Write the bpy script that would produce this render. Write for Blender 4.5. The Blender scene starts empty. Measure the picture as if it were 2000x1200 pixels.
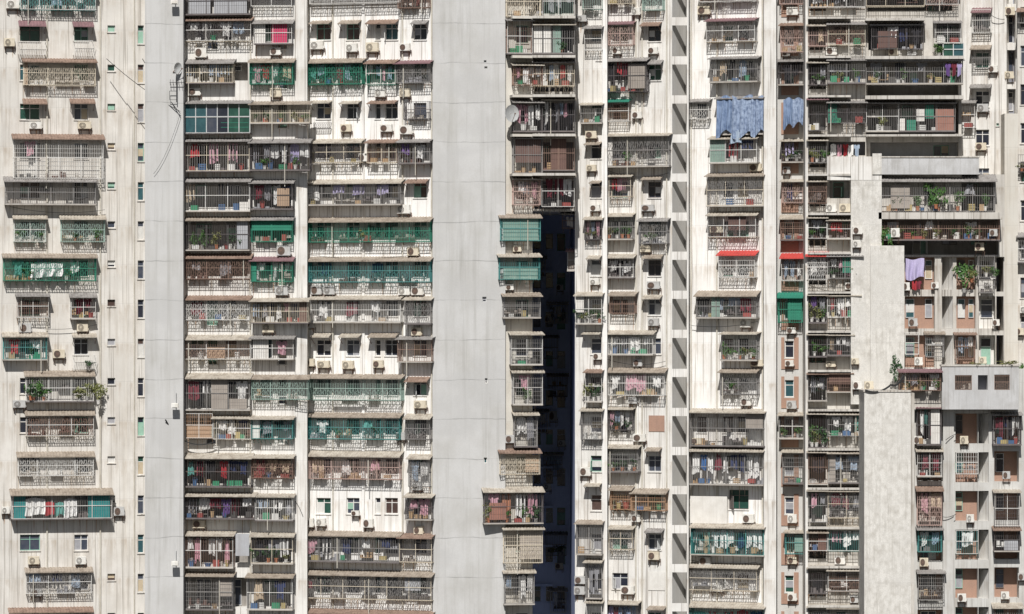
import bpy, math, random
from mathutils import Vector
random.seed(7)
rad = math.radians
scene = bpy.context.scene
COL = scene.collection
# ------------------------------------------------------------------ camera
D = 300.0            # distance from camera to the reference facade plane (y = 0)
PPM = 27.5           # photograph pixels per metre on that plane
ZC = 52.0            # height of the picture's centre above the street
cd = bpy.data.cameras.new('camera'); cam = bpy.data.objects.new('camera', cd); COL.objects.link(cam)
cam.location = (0, -D, ZC); cam.rotation_euler = (rad(90), 0, 0)
cd.sensor_width = 36.0; cd.lens = 36.0 * D / (2000.0 / PPM)
cd.clip_start = 1.0; cd.clip_end = 3000.0
scene.camera = cam
# ------------------------------------------------------------------ light
EL, AZ = 47.0, 5.0   # sun height, and how far left of the camera it stands
w = bpy.data.worlds.new('World'); scene.world = w; w.use_nodes = True
nt = w.node_tree; nt.nodes.clear()
sky = nt.nodes.new('ShaderNodeTexSky'); sky.sky_type = 'NISHITA'; sky.sun_disc = False
sky.sun_elevation = rad(EL); sky.sun_rotation = rad(180 + AZ); sky.air_density = 1.0; sky.dust_density = 1.5
bg = nt.nodes.new('ShaderNodeBackground'); bg.inputs['Strength'].default_value = 0.040
ow = nt.nodes.new('ShaderNodeOutputWorld')
nt.links.new(sky.outputs[0], bg.inputs[0]); nt.links.new(bg.outputs[0], ow.inputs[0])
sd = bpy.data.lights.new('sun', 'SUN'); sd.energy = 5.0; sd.angle = rad(0.5); sd.color = (1.0, 0.972, 0.935)
sun = bpy.data.objects.new('sun', sd); COL.objects.link(sun)
sv = Vector((-math.sin(rad(AZ)) * math.cos(rad(EL)), -math.cos(rad(AZ)) * math.cos(rad(EL)), math.sin(rad(EL))))
sun.rotation_euler = sv.to_track_quat('Z', 'Y').to_euler(); sun.location = sv * 400
scene.view_settings.view_transform = 'Standard'; scene.view_settings.look = 'None'
scene.view_settings.exposure = 0.0; scene.view_settings.gamma = 1.0
scene.render.engine = 'CYCLES'
try:
    scene.cycles.max_bounces = 5; scene.cycles.diffuse_bounces = 3
except Exception: pass

# ------------------------------------------------------------------ materials
MATS = {}
def mat(name, base, dirt=None, amount=0.5, scale=1.0, rough=0.8, metal=0.0, streak=0.0, lines=None, spec=0.3, alpha=None, fine=0.12, patch=0.0, soot=0.0):
    """painted / weathered surface: base colour broken by run-off streaks, blotches and fine grain"""
    if name in MATS: return MATS[name]
    m = bpy.data.materials.new(name); m.use_nodes = True; MATS[name] = m
    n = m.node_tree; b = n.nodes['Principled BSDF']
    b.inputs['Roughness'].default_value = rough; b.inputs['Metallic'].default_value = metal
    b.inputs['Specular IOR Level'].default_value = spec
    if dirt is None: dirt = tuple(c * 0.5 for c in base)
    g = n.nodes.new('ShaderNodeNewGeometry')
    def noise(sx, sy, sz, det=3.0, ro=0.6):
        mp = n.nodes.new('ShaderNodeMapping'); mp.inputs['Scale'].default_value = (sx, sy, sz)
        n.links.new(g.outputs['Position'], mp.inputs['Vector'])
        t = n.nodes.new('ShaderNodeTexNoise'); t.inputs['Scale'].default_value = 1.0
        t.inputs['Detail'].default_value = det; t.inputs['Roughness'].default_value = ro
        n.links.new(mp.outputs[0], t.inputs['Vector']); return t.outputs['Fac']
    def ramp(f, lo, hi, v0=0.0, v1=1.0):
        r = n.nodes.new('ShaderNodeMapRange'); r.inputs['From Min'].default_value = lo; r.inputs['From Max'].default_value = hi
        r.inputs['To Min'].default_value = v0; r.inputs['To Max'].default_value = v1; n.links.new(f, r.inputs['Value']); return r.outputs[0]
    def mix(f, a, c):
        x = n.nodes.new('ShaderNodeMix'); x.data_type = 'RGBA'
        if isinstance(f, float): x.inputs[0].default_value = f
        else: n.links.new(f, x.inputs[0])
        for k, v in ((6, a), (7, c)):
            if isinstance(v, tuple): x.inputs[k].default_value = (*v[:3], 1)
            else: n.links.new(v, x.inputs[k])
        return x.outputs[2]
    c = mix(ramp(noise(1.1 * scale, 1.1 * scale, 0.8 * scale, 5), 0.42, 0.78, 0, amount), base, dirt)
    if streak: c = mix(ramp(noise(5.5 * scale, 5.5 * scale, 0.22 * scale, 3, 0.65), 0.55, 0.80, 0, streak), c, tuple(x * 0.8 for x in dirt))
    if streak: c = mix(ramp(noise(2.3 * scale, 2.3 * scale, 0.09 * scale, 3, 0.7), 0.52, 0.75, 0, streak * 0.8), c, dirt)
    if patch: c = mix(ramp(noise(0.21, 0.21, 0.34, 2, 0.5), 0.5, 0.62, 0, patch), c, tuple(x * 0.86 for x in base))
    if soot:    # damp brown run-off below every floor slab, broken up by noise
        sp = n.nodes.new('ShaderNodeSeparateXYZ'); n.links.new(g.outputs['Position'], sp.inputs[0])
        a = n.nodes.new('ShaderNodeMath'); a.operation = 'ADD'; a.inputs[1].default_value = 0.75; n.links.new(sp.outputs['Z'], a.inputs[0])
        q = n.nodes.new('ShaderNodeMath'); q.operation = 'FLOORED_MODULO'; q.inputs[1].default_value = 2.79; n.links.new(a.outputs[0], q.inputs[0])
        k1 = ramp(q.outputs[0], 2.62, 1.2, 1.0, 0.0); k0 = ramp(q.outputs[0], 2.79, 2.62, 0.0, 1.0)
        mk = n.nodes.new('ShaderNodeMath'); mk.operation = 'MULTIPLY'; n.links.new(k1, mk.inputs[0]); n.links.new(k0, mk.inputs[1]); k1 = mk.outputs[0]
        k2 = ramp(noise(3.4, 3.4, 0.5, 5, .7), 0.44, 0.68, 0, soot * .85)
        mm = n.nodes.new('ShaderNodeMath'); mm.operation = 'MULTIPLY'; n.links.new(k1, mm.inputs[0]); n.links.new(k2, mm.inputs[1])
        c = mix(mm.outputs[0], c, tuple(x * y for x, y in zip(dirt, (1.0, .9, .78))))
        k3 = ramp(noise(9.0, 9.0, 0.14, 2, .5), 0.565, 0.68, 0, soot * .8)
        c = mix(k3, c, tuple(x * .62 for x in dirt))
        k4 = n.nodes.new('ShaderNodeMath'); k4.operation = 'PINGPONG'; k4.inputs[1].default_value = 1.395; n.links.new(a.outputs[0], k4.inputs[0])
        c = mix(ramp(k4.outputs[0], 0.01, 0.04, 0.15, 0.0), c, tuple(x * 0.4 for x in base))
    if fine: c = mix(ramp(noise(14, 14, 14, 2), 0.35, 0.7, 0, fine), c, tuple(x * 0.55 for x in base))
    if lines:    # horizontal casting joints of the concrete lifts
        per, off = lines
        sp = n.nodes.new('ShaderNodeSeparateXYZ'); n.links.new(g.outputs['Position'], sp.inputs[0])
        a = n.nodes.new('ShaderNodeMath'); a.operation = 'ADD'; a.inputs[1].default_value = off; n.links.new(sp.outputs['Z'], a.inputs[0])
        a2 = n.nodes.new('ShaderNodeMath'); a2.operation = 'ADD'; n.links.new(a.outputs[0], a2.inputs[0]); n.links.new(ramp(noise(.35, .35, .2, 3), .3, .7, -.09, .09), a2.inputs[1])
        q = n.nodes.new('ShaderNodeMath'); q.operation = 'PINGPONG'; q.inputs[1].default_value = per / 2; n.links.new(a2.outputs[0], q.inputs[0])
        lw = n.nodes.new('ShaderNodeMath'); lw.operation = 'MULTIPLY'; n.links.new(ramp(q.outputs[0], 0.012, 0.045, 0.6, 0.0), lw.inputs[0]); n.links.new(ramp(noise(.9, .9, .4, 4), .35, .6, .15, 1), lw.inputs[1])
        c = mix(ramp(noise(1.6, 1.6, .12, 4, .7), .56, .72, 0, .35), c, tuple(x * .8 for x in dirt))
        c = mix(lw.outputs[0], c, tuple(x * 0.35 for x in base))
    n.links.new(c, b.inputs['Base Color'])
    if alpha is not None: b.inputs['Alpha'].default_value = alpha
    return m
WALL = {
 'L': mat('cream_weathered_wall', (.69,.665,.62), (.37,.325,.27), .5, .6, streak=.6, patch=.6, soot=.75),
 'W': mat('white_weathered_wall', (.86,.85,.825), (.45,.395,.325), .34, .7, streak=.5, patch=.4, soot=.7),
 'C': mat('offwhite_weathered_wall', (.76,.745,.71), (.37,.325,.275), .42, .7, streak=.55, patch=.5, soot=.8),
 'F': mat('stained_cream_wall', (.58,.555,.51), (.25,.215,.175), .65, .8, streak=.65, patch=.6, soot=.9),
 'S': mat('grey_slab_paint', (.55,.547,.537), (.39,.38,.35), .7, .45, streak=.6, lines=(2.79, 0.55), fine=.14, patch=.6, rough=.9),
 'E': mat('edge_cream_wall', (.62,.595,.54), (.42,.36,.28), .45, .5, streak=.4, patch=.3, soot=.3),
 'N': mat('niche_grey_wall', (.56,.55,.525), (.38,.36,.32), .4, .8, streak=.35),
 'B': mat('mottled_bare_concrete_wall', (.72,.70,.655), (.39,.365,.32), .9, 2.2, streak=.65, fine=.45, patch=.7, soot=.10),
 'O': mat('brick_orange_tile_wall', (.40,.25,.185), (.27,.185,.15), .5, 1.5, streak=.3, fine=.3),
 'H': mat('pale_frame_concrete', (.57,.565,.54), (.34,.315,.28), .6, .8, streak=.5, soot=.6),
 'G': mat('cool_grey_render', (.54,.54,.54), (.30,.285,.26), .7, 1.2, streak=.7, fine=.25, patch=.6),
 'Z': mat('recess_shade_grimy_wall', (.34,.32,.295), (.17,.15,.13), .8, 1.2, streak=.7, fine=.2),  # recess shade painted into the loggia back walls, along with grime
 'K': mat('dark_recess_wall', (.27,.275,.31), (.14,.14,.16), .6, .5, streak=.4),  # dark blue-grey tone for the backs of deep openings
 'Q': mat('gap_skylight_tint_wall', (.68,.76,.96), (.5,.57,.76), .6, .5, streak=.4),  # bluish skylight of the gap put into the wall colour
}
AWN = {
 'r': ('rusty', mat('awning_rust', (.29,.205,.16), (.13,.085,.065), 1.0, 2.5, streak=.5)),
 't': ('tan', mat('awning_tan', (.36,.31,.255), (.16,.125,.095), 1.0, 2.2, streak=.5)),
 'g': ('grey', mat('awning_grey', (.31,.295,.28), (.14,.125,.115), 1.0, 2.2, streak=.5)),
 'w': ('cream', mat('awning_cream', (.47,.43,.365), (.22,.18,.14), 1.0, 2.0, streak=.5)),
 'm': ('maroon', mat('awning_maroon', (.24,.14,.15), (.12,.08,.08), .8, 2.0, streak=.5)),
 'G': ('green', mat('awning_green', (.03,.21,.145), (.03,.12,.09), .6, 1.5)),
 'R': ('red', mat('awning_red', (.52,.07,.06), (.30,.05,.045), .6, 1.5)),
}
BAR = {
 'w': ('white', mat('bars_white', (.70,.69,.66), (.36,.30,.24), .5, 3)),
 'c': ('cream', mat('bars_cream', (.66,.59,.47), (.33,.25,.18), .6, 3)),
 'g': ('grey', mat('bars_grey', (.27,.26,.25), (.14,.12,.11), .6, 3)),
 'd': ('dark', mat('bars_dark', (.12,.11,.11), (.07,.05,.05), .6, 3)),
 'b': ('brown', mat('bars_brown', (.27,.18,.14), (.13,.08,.07), .7, 3)),
 'G': ('green', mat('bars_green', (.05,.255,.17), (.04,.14,.105), .5, 3)),
 'T': ('teal', mat('bars_teal', (.10,.29,.275), (.08,.17,.16), .5, 3)),
 'p': ('pale green', mat('bars_palegreen', (.36,.48,.42), (.22,.29,.26), .6, 3)),
 'o': ('orange', mat('bars_orange', (.46,.29,.18), (.27,.15,.09), .7, 3)),
 'P': ('pinkish', mat('bars_pinkish', (.52,.38,.33), (.26,.16,.14), .7, 3)),
 's': ('silver', mat('bars_silver', (.62,.63,.62), (.36,.35,.34), .5, 3, metal=.3, rough=.45)),
}
PANEL = {
 'g': ('grey', mat('sheet_grey', (.42,.43,.45), (.28,.27,.27), .5, 1.5, streak=.4)),
 'k': ('brown grey', mat('sheet_browngrey', (.36,.32,.28), (.2,.17,.15), .5, 1.5, streak=.4)),
 'w': ('white', mat('sheet_white', (.72,.70,.66), (.45,.42,.37), .5, 1.5, streak=.4)),
 'G': ('green', mat('sheet_green', (.04,.25,.165), (.035,.15,.11), .5, 1.5, streak=.3, alpha=.82)),
 'T': ('teal', mat('sheet_teal', (.02,.22,.22), (.02,.13,.14), .5, 1.5, streak=.3)),
 'p': ('pale green', mat('sheet_palegreen', (.33,.47,.40), (.21,.31,.27), .5, 1.5, streak=.3, alpha=.6)),
 'r': ('crimson', mat('sheet_crimson', (.55,.05,.13), (.40,.04,.1), .5, 1.2)),
 'o': ('orange wood', mat('sheet_orange', (.42,.30,.21), (.26,.18,.12), .6, 2)),
 'b': ('brick red', mat('sheet_brick', (.33,.16,.12), (.2,.11,.09), .6, 2)),
 'm': ('dark brown', mat('sheet_darkbrown', (.15,.09,.075), (.08,.05,.05), .6, 2)),
}
CLOTH = {}
for k, nm, c in (('w','white',(.80,.79,.77)),('b','pale blue',(.38,.46,.56)),('n','navy blue',(.035,.05,.13)),('p','pink',(.62,.36,.42)),
                 ('r','red',(.46,.05,.06)),('e','beige',(.58,.47,.34)),('k','black',(.03,.03,.035)),('g','grey',(.33,.33,.35)),
                 ('t','turquoise',(.14,.38,.34)),('u','purple',(.18,.10,.30)),('o','orange',(.45,.21,.13)),('B','bright blue',(.05,.16,.40)),('y','yellow',(.5,.42,.2)),('m','maroon',(.22,.04,.06)),('l','lilac',(.5,.45,.66))):
    CLOTH[k] = (nm, mat('cloth_' + nm.replace(' ', '_'), c, tuple(x * .6 for x in c), .5, 4, rough=.95, fine=.2))
CLOTH['z'] = ('black and white patterned', mat('cloth_zebra', (.82,.81,.79), (.10,.10,.12), 1.0, 9, rough=.95, fine=.2))
CLOTH['x'] = ('blue and white patterned', mat('cloth_bluewhite', (.34,.42,.56), (.03,.06,.15), 1.0, 5.0, rough=.95, fine=.2, streak=.6))
CLOTH['q'] = ('blue striped', mat('cloth_striped', (.24,.32,.47), (.05,.09,.19), 1.0, 2.6, rough=.95, streak=1.0, fine=.2))
PANE = [mat('pane_dark', (.018,.022,.035), (.05,.05,.06), .6, 1.5, rough=.12, spec=.5, fine=0),
        mat('pane_slate', (.05,.06,.085), (.12,.12,.13), .6, 2, rough=.12, spec=.5, fine=0),
        mat('pane_green', (.02,.065,.05), (.05,.13,.095), .6, 2, rough=.12, spec=.5, fine=0),
        mat('pane_teal', (.03,.08,.095), (.06,.15,.16), .6, 2, rough=.12, spec=.5, fine=0),
        mat('pane_brown', (.07,.045,.04), (.16,.11,.09), .6, 2, rough=.15, spec=.5, fine=0)]
FRAMEM = [mat('frame_alu', (.55,.56,.56), (.36,.34,.32), .5, 3), mat('frame_white', (.74,.73,.70), (.45,.40,.35), .5, 3),
          mat('frame_dark', (.16,.14,.13), (.09,.08,.08), .5, 3), mat('frame_greenish', (.25,.45,.36), (.14,.26,.2), .5, 3)]
M_CURT = [mat('curtain_white', (.62,.61,.58), None, .5, 3), mat('curtain_grey', (.34,.34,.36), None, .5, 3),
          mat('curtain_mint', (.30,.48,.38), None, .5, 3), mat('curtain_beige', (.5,.42,.30), None, .5, 3)]
M_ACW = [mat('casing_white', (.74,.73,.69), (.48,.42,.33), .55, 3, streak=.4, rough=.5), mat('casing_cream', (.66,.60,.48), (.40,.32,.22), .6, 3, streak=.5, rough=.55),
         mat('casing_grey', (.50,.50,.49), (.32,.29,.25), .55, 3, streak=.4, rough=.5)]
M_FAN = mat('fan_grille_dark', (.10,.085,.075), (.2,.15,.11), .7, 5)
M_IRON = mat('rusty_bracket_iron', (.20,.13,.10), (.10,.07,.06), .7, 4)
M_DARKT = mat('tray_dark', (.16,.14,.135), (.08,.07,.07), .7, 3)
M_TRAY = mat('tray_concrete', (.44,.41,.37), (.26,.22,.18), .7, 2)
M_LEAF = [mat('leaf_green', (.055,.13,.035), (.11,.20,.05), .9, 5, rough=.6, fine=0), mat('leaf_dark', (.03,.075,.03), (.06,.12,.04), .9, 5, rough=.6, fine=0),
          mat('leaf_olive', (.15,.17,.06), (.26,.23,.10), .9, 5, rough=.6, fine=0)]
M_POT = [mat('pot_terracotta', (.42,.17,.09), None, .5, 4), mat('pot_grey', (.35,.34,.32), None, .5, 4), mat('pot_white', (.68,.66,.62), None, .5, 4)]
M_CABLE = mat('cable_black', (.035,.035,.035), None, .3, 3)
M_PIPE = mat('pipe_plastic', (.60,.57,.50), (.35,.30,.23), .6, 2, streak=.5)
M_STAIN = [mat('stain_brown', (.46,.38,.29), (.3,.23,.17), .8, 3), mat('stain_grey', (.40,.37,.33), (.26,.235,.21), .8, 3), mat('stain_rust', (.45,.31,.21), (.30,.19,.13), .8, 3)]
M_JUNK = [mat('junk_blue', (.07,.14,.27)), mat('junk_red', (.32,.08,.07)), mat('junk_cardboard', (.42,.29,.17)), mat('junk_white', (.66,.65,.62)), mat('junk_green', (.05,.26,.14)), mat('junk_dark', (.09,.085,.08)), mat('junk_yellow', (.42,.34,.16))]
JUNKN = ['blue','red','cardboard brown','white','green','dark','yellow']
M_GROUND = mat('street_asphalt', (.07,.07,.07), (.05,.05,.05), .6, .3)

# ------------------------------------------------------------------ mesh helper
class MB:
    def __init__(s): s.v = []; s.f = []
    def box(s, x0, x1, y0, y1, z0, z1):
        if x1 < x0: x0, x1 = x1, x0
        if y1 < y0: y0, y1 = y1, y0
        if z1 < z0: z0, z1 = z1, z0
        i = len(s.v)
        s.v += [(x0,y0,z0),(x1,y0,z0),(x1,y1,z0),(x0,y1,z0),(x0,y0,z1),(x1,y0,z1),(x1,y1,z1),(x0,y1,z1)]
        s.f += [(i,i+3,i+2,i+1),(i+4,i+5,i+6,i+7),(i,i+1,i+5,i+4),(i+1,i+2,i+6,i+5),(i+2,i+3,i+7,i+6),(i+3,i,i+4,i+7)]
    def quad(s, a, b, c, d):
        i = len(s.v); s.v += [a, b, c, d]; s.f.append((i, i+1, i+2, i+3))
    def bar(s, a, b, r):
        a = Vector(a); b = Vector(b); t = b - a
        if t.length < 1e-6: return
        t.normalize(); u = Vector((0,0,1)) if abs(t.z) < .9 else Vector((1,0,0))
        p = t.cross(u).normalized() * r; q = t.cross(p).normalized() * r
        i = len(s.v)
        for e in (a, b):
            for k in (p + q, p - q, -p - q, -p + q): s.v.append(tuple(e + k))
        s.f += [(i,i+1,i+2,i+3),(i+7,i+6,i+5,i+4)] + [(i+j, i+4+j, i+4+(j+1) % 4, i+(j+1) % 4) for j in range(4)]
    def tube(s, pts, r):
        for a, b in zip(pts, pts[1:]): s.bar(a, b, r)
    def cyl(s, c, r, y0, y1, n=14, cone=1.0):      # axis along y
        i = len(s.v)
        for y, rr in ((y0, r * cone), (y1, r)):
            for k in range(n):
                a = 2 * math.pi * k / n; s.v.append((c[0] + rr * math.cos(a), y, c[1] + rr * math.sin(a)))
        s.f.append(tuple(range(i, i + n))); s.f.append(tuple(range(i + 2 * n - 1, i + n - 1, -1)))
        s.f += [(i + k, i + n + k, i + n + (k + 1) % n, i + (k + 1) % n) for k in range(n)]
    def vcyl(s, c, r0, r1, z0, z1, n=12):
        i = len(s.v)
        for z, rr in ((z0, r0), (z1, r1)):
            for k in range(n):
                a = 2 * math.pi * k / n; s.v.append((c[0] + rr * math.cos(a), c[1] + rr * math.sin(a), z))
        s.f.append(tuple(range(i + n - 1, i - 1, -1))); s.f.append(tuple(range(i + n, i + 2 * n)))
        s.f += [(i + k, i + (k + 1) % n, i + n + (k + 1) % n, i + n + k) for k in range(n)]
    def mesh(s, name):
        me = bpy.data.meshes.new(name); me.from_pydata(s.v, [], s.f); me.update(); return me
    def build(s, name, m, parent=None, smooth=False):
        me = s.mesh(name); me.materials.append(m)
        o = bpy.data.objects.new(name, me); COL.objects.link(o)
        if parent is not None: o.parent = parent
        if smooth:
            for p in me.polygons: p.use_smooth = True
        return o
def place(name, me, m, parent=None, loc=(0,0,0), sc=(1,1,1), rz=0.0):
    """a copy sharing mesh data, with its own material"""
    o = bpy.data.objects.new(name, me); COL.objects.link(o)
    if parent is not None: o.parent = parent
    o.location = loc; o.scale = sc; o.rotation_euler = (0, 0, rz)
    if len(me.materials) == 0: me.materials.append(m)
    o.material_slots[0].link = 'OBJECT'; o.material_slots[0].material = m
    return o
def empty(name, loc, rz=0.0):
    o = bpy.data.objects.new(name, None); COL.objects.link(o); o.location = loc; o.rotation_euler = (0, 0, rz)
    o.empty_display_size = .2; return o

# ------------------------------------------------------------------ pixel bookkeeping of the survey
ORD = ['', 'top','second','third','fourth','fifth','sixth','seventh','eighth','ninth','tenth','eleventh','twelfth','thirteenth','fourteenth','fifteenth','sixteenth','lowest','lowest']
NTH = ['', 'first','second','third','fourth','fifth','sixth','seventh','eighth','ninth','tenth','eleventh','twelfth','thirteenth','fourteenth','fifteenth','sixteenth']
REG = []     # (object, look, category, kind word, place, storey, px, group)
def storey(py): return max(1, min(17, int(math.floor((py - 35) / 76.6)) + 2))
def reg(o, look, cat, word, where, py, px, group): REG.append((o, look, cat, word, where, storey(py), px, group))

class Wing:
    """a facade plane: rotated by th (positive = turned towards the left), passing px0 at depth y0"""
    def __init__(s, where, th, px0, y0):
        s.where = where; s.th = rad(th); s.c = math.cos(s.th); s.s = math.sin(s.th)
        s.Oy = y0; s.Ox = (px0 - 1000) / PPM * (D + y0) / D
    def U(s, px, d=0.0):
        k = (px - 1000) / PPM
        return (k * (1 + (s.Oy - d * s.c) / D) - s.Ox + d * s.s) / (s.c + k * s.s / D)
    def Y(s, u, d=0.0): return s.Oy - u * s.s - d * s.c
    def Z(s, py, u=0.0, d=0.0): return ZC + (600 - py) / PPM * (D + s.Y(u, d)) / D
    def P(s, u, d, z): return (s.Ox + u * s.c - d * s.s, s.Oy - u * s.s - d * s.c, z)
    def spot(s, px, py, d=0.0):
        u = s.U(px, d); return u, s.Z(py, u, d)

def grid_wall(mb, u0, u1, z0, z1, holes, rev=.2):
    """front sheet at local y=0 with real openings and their reveals"""
    us = sorted(set([u0, u1] + [min(max(x, u0), u1) for h in holes for x in h[:2]]))
    zs = sorted(set([z0, z1] + [min(max(x, z0), z1) for h in holes for x in h[2:4]]))
    for j in range(len(zs) - 1):
        zm = (zs[j] + zs[j+1]) / 2; run = None
        hs = [h for h in holes if h[2] < zm < h[3]]
        for i in range(len(us) - 1):
            um = (us[i] + us[i+1]) / 2
            solid = not any(h[0] < um < h[1] for h in hs)
            if solid and run is None: run = us[i]
            if not solid and run is not None: mb.quad((run,0,zs[j]), (us[i],0,zs[j]), (us[i],0,zs[j+1]), (run,0,zs[j+1])); run = None
        if run is not None: mb.quad((run,0,zs[j]), (u1,0,zs[j]), (u1,0,zs[j+1]), (run,0,zs[j+1]))
    for h in holes:
        a, b, c, e = h[:4]; r = h[4] if len(h) > 4 else rev
        mb.quad((a,0,c),(b,0,c),(b,r,c),(a,r,c)); mb.quad((a,0,e),(a,r,e),(b,r,e),(b,0,e))
        mb.quad((a,0,c),(a,r,c),(a,r,e),(a,0,e)); mb.quad((b,0,c),(b,0,e),(b,r,e),(b,r,c))

def add_window(parent, u0, u1, z0, z1, back, kind=None, rng=random):
    """sliding window: frame with mullions, glass, sometimes a curtain behind one leaf"""
    wd, h = u1 - u0, z1 - z0; fr = MB(); t = .045
    fm = FRAMEM[kind] if kind is not None else rng.choice([FRAMEM[0]] * 3 + [FRAMEM[1]] * 3 + [FRAMEM[2]] + [FRAMEM[3]])
    y0, y1 = back - .07, back - .01
    fr.box(u0, u0+t, y0, y1, z0, z1); fr.box(u1-t, u1, y0, y1, z0, z1)
    fr.box(u0+t, u1-t, y0, y1, z0, z0+t); fr.box(u0+t, u1-t, y0, y1, z1-t, z1)
    n = max(1, round(wd / .62)); tr = h > .9
    zt = z0 + h * .70
    for k in range(1, n): x = u0 + wd * k / n; fr.box(x-.025, x+.025, y0+.004, y1, z0+t, z1-t)
    if tr: fr.box(u0+t, u1-t, y0+.007, y1, zt-.025, zt+.025)
    f = fr.build('window', fm, parent)
    g = MB(); g.box(u0+t*.5, u1-t*.5, back-.035, back-.025, z0+t*.5, z1-t*.5); 
    g.build('pane', rng.choice([PANE[0]] * 5 + [PANE[1]] * 3 + [PANE[2], PANE[3], PANE[4]]), f)
    if wd > .7 and rng.random() < .22:
        sh = MB(); sx = rng.choice([u0 + t, u1 - t]); sg = 1 if sx < (u0 + u1) / 2 else -1; an = rng.uniform(.9, 1.5); L_ = wd / n * .9
        ex = sx + sg * L_ * math.cos(an); ey = back - .1 - L_ * math.sin(an); zt_ = (zt if tr else z1) - .05
        for (p_, q_) in (((sx, back-.1, z0+.06), (ex, ey, z0+.06)), ((sx, back-.1, zt_), (ex, ey, zt_)), ((ex, ey, z0+.06), (ex, ey, zt_)), ((sx, back-.1, z0+.06), (sx, back-.1, zt_))): sh.bar(p_, q_, .022)
        sh.quad((sx, back-.1, z0+.06), (ex, ey, z0+.06), (ex, ey, zt_), (sx, back-.1, zt_)); sh.build('open_sash', fm, f)
    if rng.random() < .6:
        c = MB(); k = rng.randrange(n); a = u0 + wd * k / n + t * .7; b = u0 + wd * (k + 1) / n - t * .7; zz = (zt - .03) if tr else z1 - t
        m = 8; zb = z0 + t + (0 if rng.random() < .6 else h * .25)
        for q in range(m):
            xa = a + (b - a) * q / m; xb = a + (b - a) * (q + 1) / m; o = .01 if q % 2 else 0.0
            c.box(xa, xb, back - .052 - o, back - .0445, zb, zz)
        c.build('curtain', rng.choice(M_CURT), f)
    return f

def building(name, label, wing, x0, x1, ytop, ybot, wm, cols=(), rows=None, depth=8.0, holes=(), loggias=(), bands=(), pils=(), skip=(), pipes=(), sill=True, logm=None, extra_blank=()):
    """one wing of a block. cols: window columns (px0,px1,dy0,dy1[,phase]); loggias: deep openings (px0,px1,py0,py1,depth)"""
    W = wing; u0, u1 = W.U(x0), W.U(x1)
    zt = W.Z(ytop); zb = 0.0 if ybot is None else W.Z(ybot)
    root = empty(name, W.P(0, 0, 0), -W.th); root['label'] = label; root['category'] = 'building'
    hs = []; wins = []
    rng = random.Random(hash(label) % 1000 if False else sum(map(ord, label)))
    if rows:
        y00, per, n = rows
        for ci, c in enumerate(cols):
            for r in range(n):
                if (ci, r) in skip: continue
                if len(c) > 4 and c[4] != 'all' and r not in c[4]: continue
                ya, yb = y00 + per * r + c[2], y00 + per * r + c[3]
                a, b = W.U(c[0]), W.U(c[1]); um = (a + b) / 2
                wins.append((a, b, W.Z(yb, um), W.Z(ya, um)))
    for h in holes: a, b = W.U(h[0]), W.U(h[1]); um = (a+b)/2; wins.append((a, b, W.Z(h[3], um), W.Z(h[2], um)))
    lg = []
    for l in loggias:
        a, b = W.U(l[0]), W.U(l[1]); um = (a+b)/2; lg.append((a, b, W.Z(l[3], um), W.Z(l[2], um), l[4], l[5] if len(l) > 5 else ''))
    wins = [q for q in wins if q[2] > zb + .05 and q[3] < zt - .05 and not any(q[0] < e[1] and q[1] > e[0] and q[2] < e[3] and q[3] > e[2] for e in lg)]
    wins = [q for q in wins if q[0] > u0 - .01 and q[1] < u1 + .01]
    mb = MB(); grid_wall(mb, u0, u1, zb, zt, [(*q, .2) for q in wins] + [(*e[:4], e[4]) for e in lg])
    mb.quad((u0,0,zb),(u0,0,zt),(u0,depth,zt),(u0,depth,zb)); mb.quad((u1,0,zb),(u1,depth,zb),(u1,depth,zt),(u1,0,zt))
    mb.quad((u0,depth,zb),(u0,depth,zt),(u1,depth,zt),(u1,depth,zb)); mb.quad((u0,0,zt),(u1,0,zt),(u1,depth,zt),(u0,depth,zt))
    mb.quad((u0,0,zb),(u0,depth,zb),(u1,depth,zb),(u1,0,zb))
    mb.build('facade_wall', wm, root)
    for q in wins:
        f = add_window(root, q[0], q[1], q[2], q[3], .2, None, rng)
        if sill:
            s = MB(); s.box(q[0]-.05, q[1]+.05, -.07, .12, q[2]-.07, q[2]-.003); s.build('sill', wm, f)
    for e in lg:
        a, b, c, z, dp, code = e; lm = MB()
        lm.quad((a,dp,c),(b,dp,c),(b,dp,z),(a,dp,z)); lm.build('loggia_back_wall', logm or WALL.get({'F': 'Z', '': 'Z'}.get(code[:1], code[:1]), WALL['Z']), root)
        if 'x' in code: continue
        # doors and windows on the back wall of the loggia
        wdt = b - a; k = max(1, int(wdt / 1.9))
        for i in range(k):
            p = a + wdt * (i + .18) / k; q = min(p + (1.1 if rng.random() < .7 else .75), b - .08); dr = rng.random() < .35
            zz = min(z - .18, c + 2.1); z1 = c + .05 if dr else c + .75
            if zz - z1 > .35: 
                add_window(root, p, q, z1, zz, dp - .02, None, rng)
    for bx in bands:      # (px0,px1,py0,py1,protrusion)
        a, b = W.U(bx[0], bx[4]), W.U(bx[1], bx[4]); um = (a+b)/2
        s = MB(); s.box(a, b, -bx[4], -.003, W.Z(bx[3], um), W.Z(bx[2], um)); s.build('ledge', wm, root)
    for p in pils:        # (px0,px1,protrusion)
        s = MB(); s.box(W.U(p[0], p[2]), W.U(p[1], p[2]), -p[2], -.003, zb, zt - .01); s.build('pilaster', wm, root)
    for p in pipes:
        u = W.U(p[0], .1); s = MB(); s.vcyl((u, -.1), .055, .055, zb + .02, W.Z(p[1]) if len(p) > 1 else zt - .05, 8)
        s.build('drain_pipe', M_PIPE, root)
    return root

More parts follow.
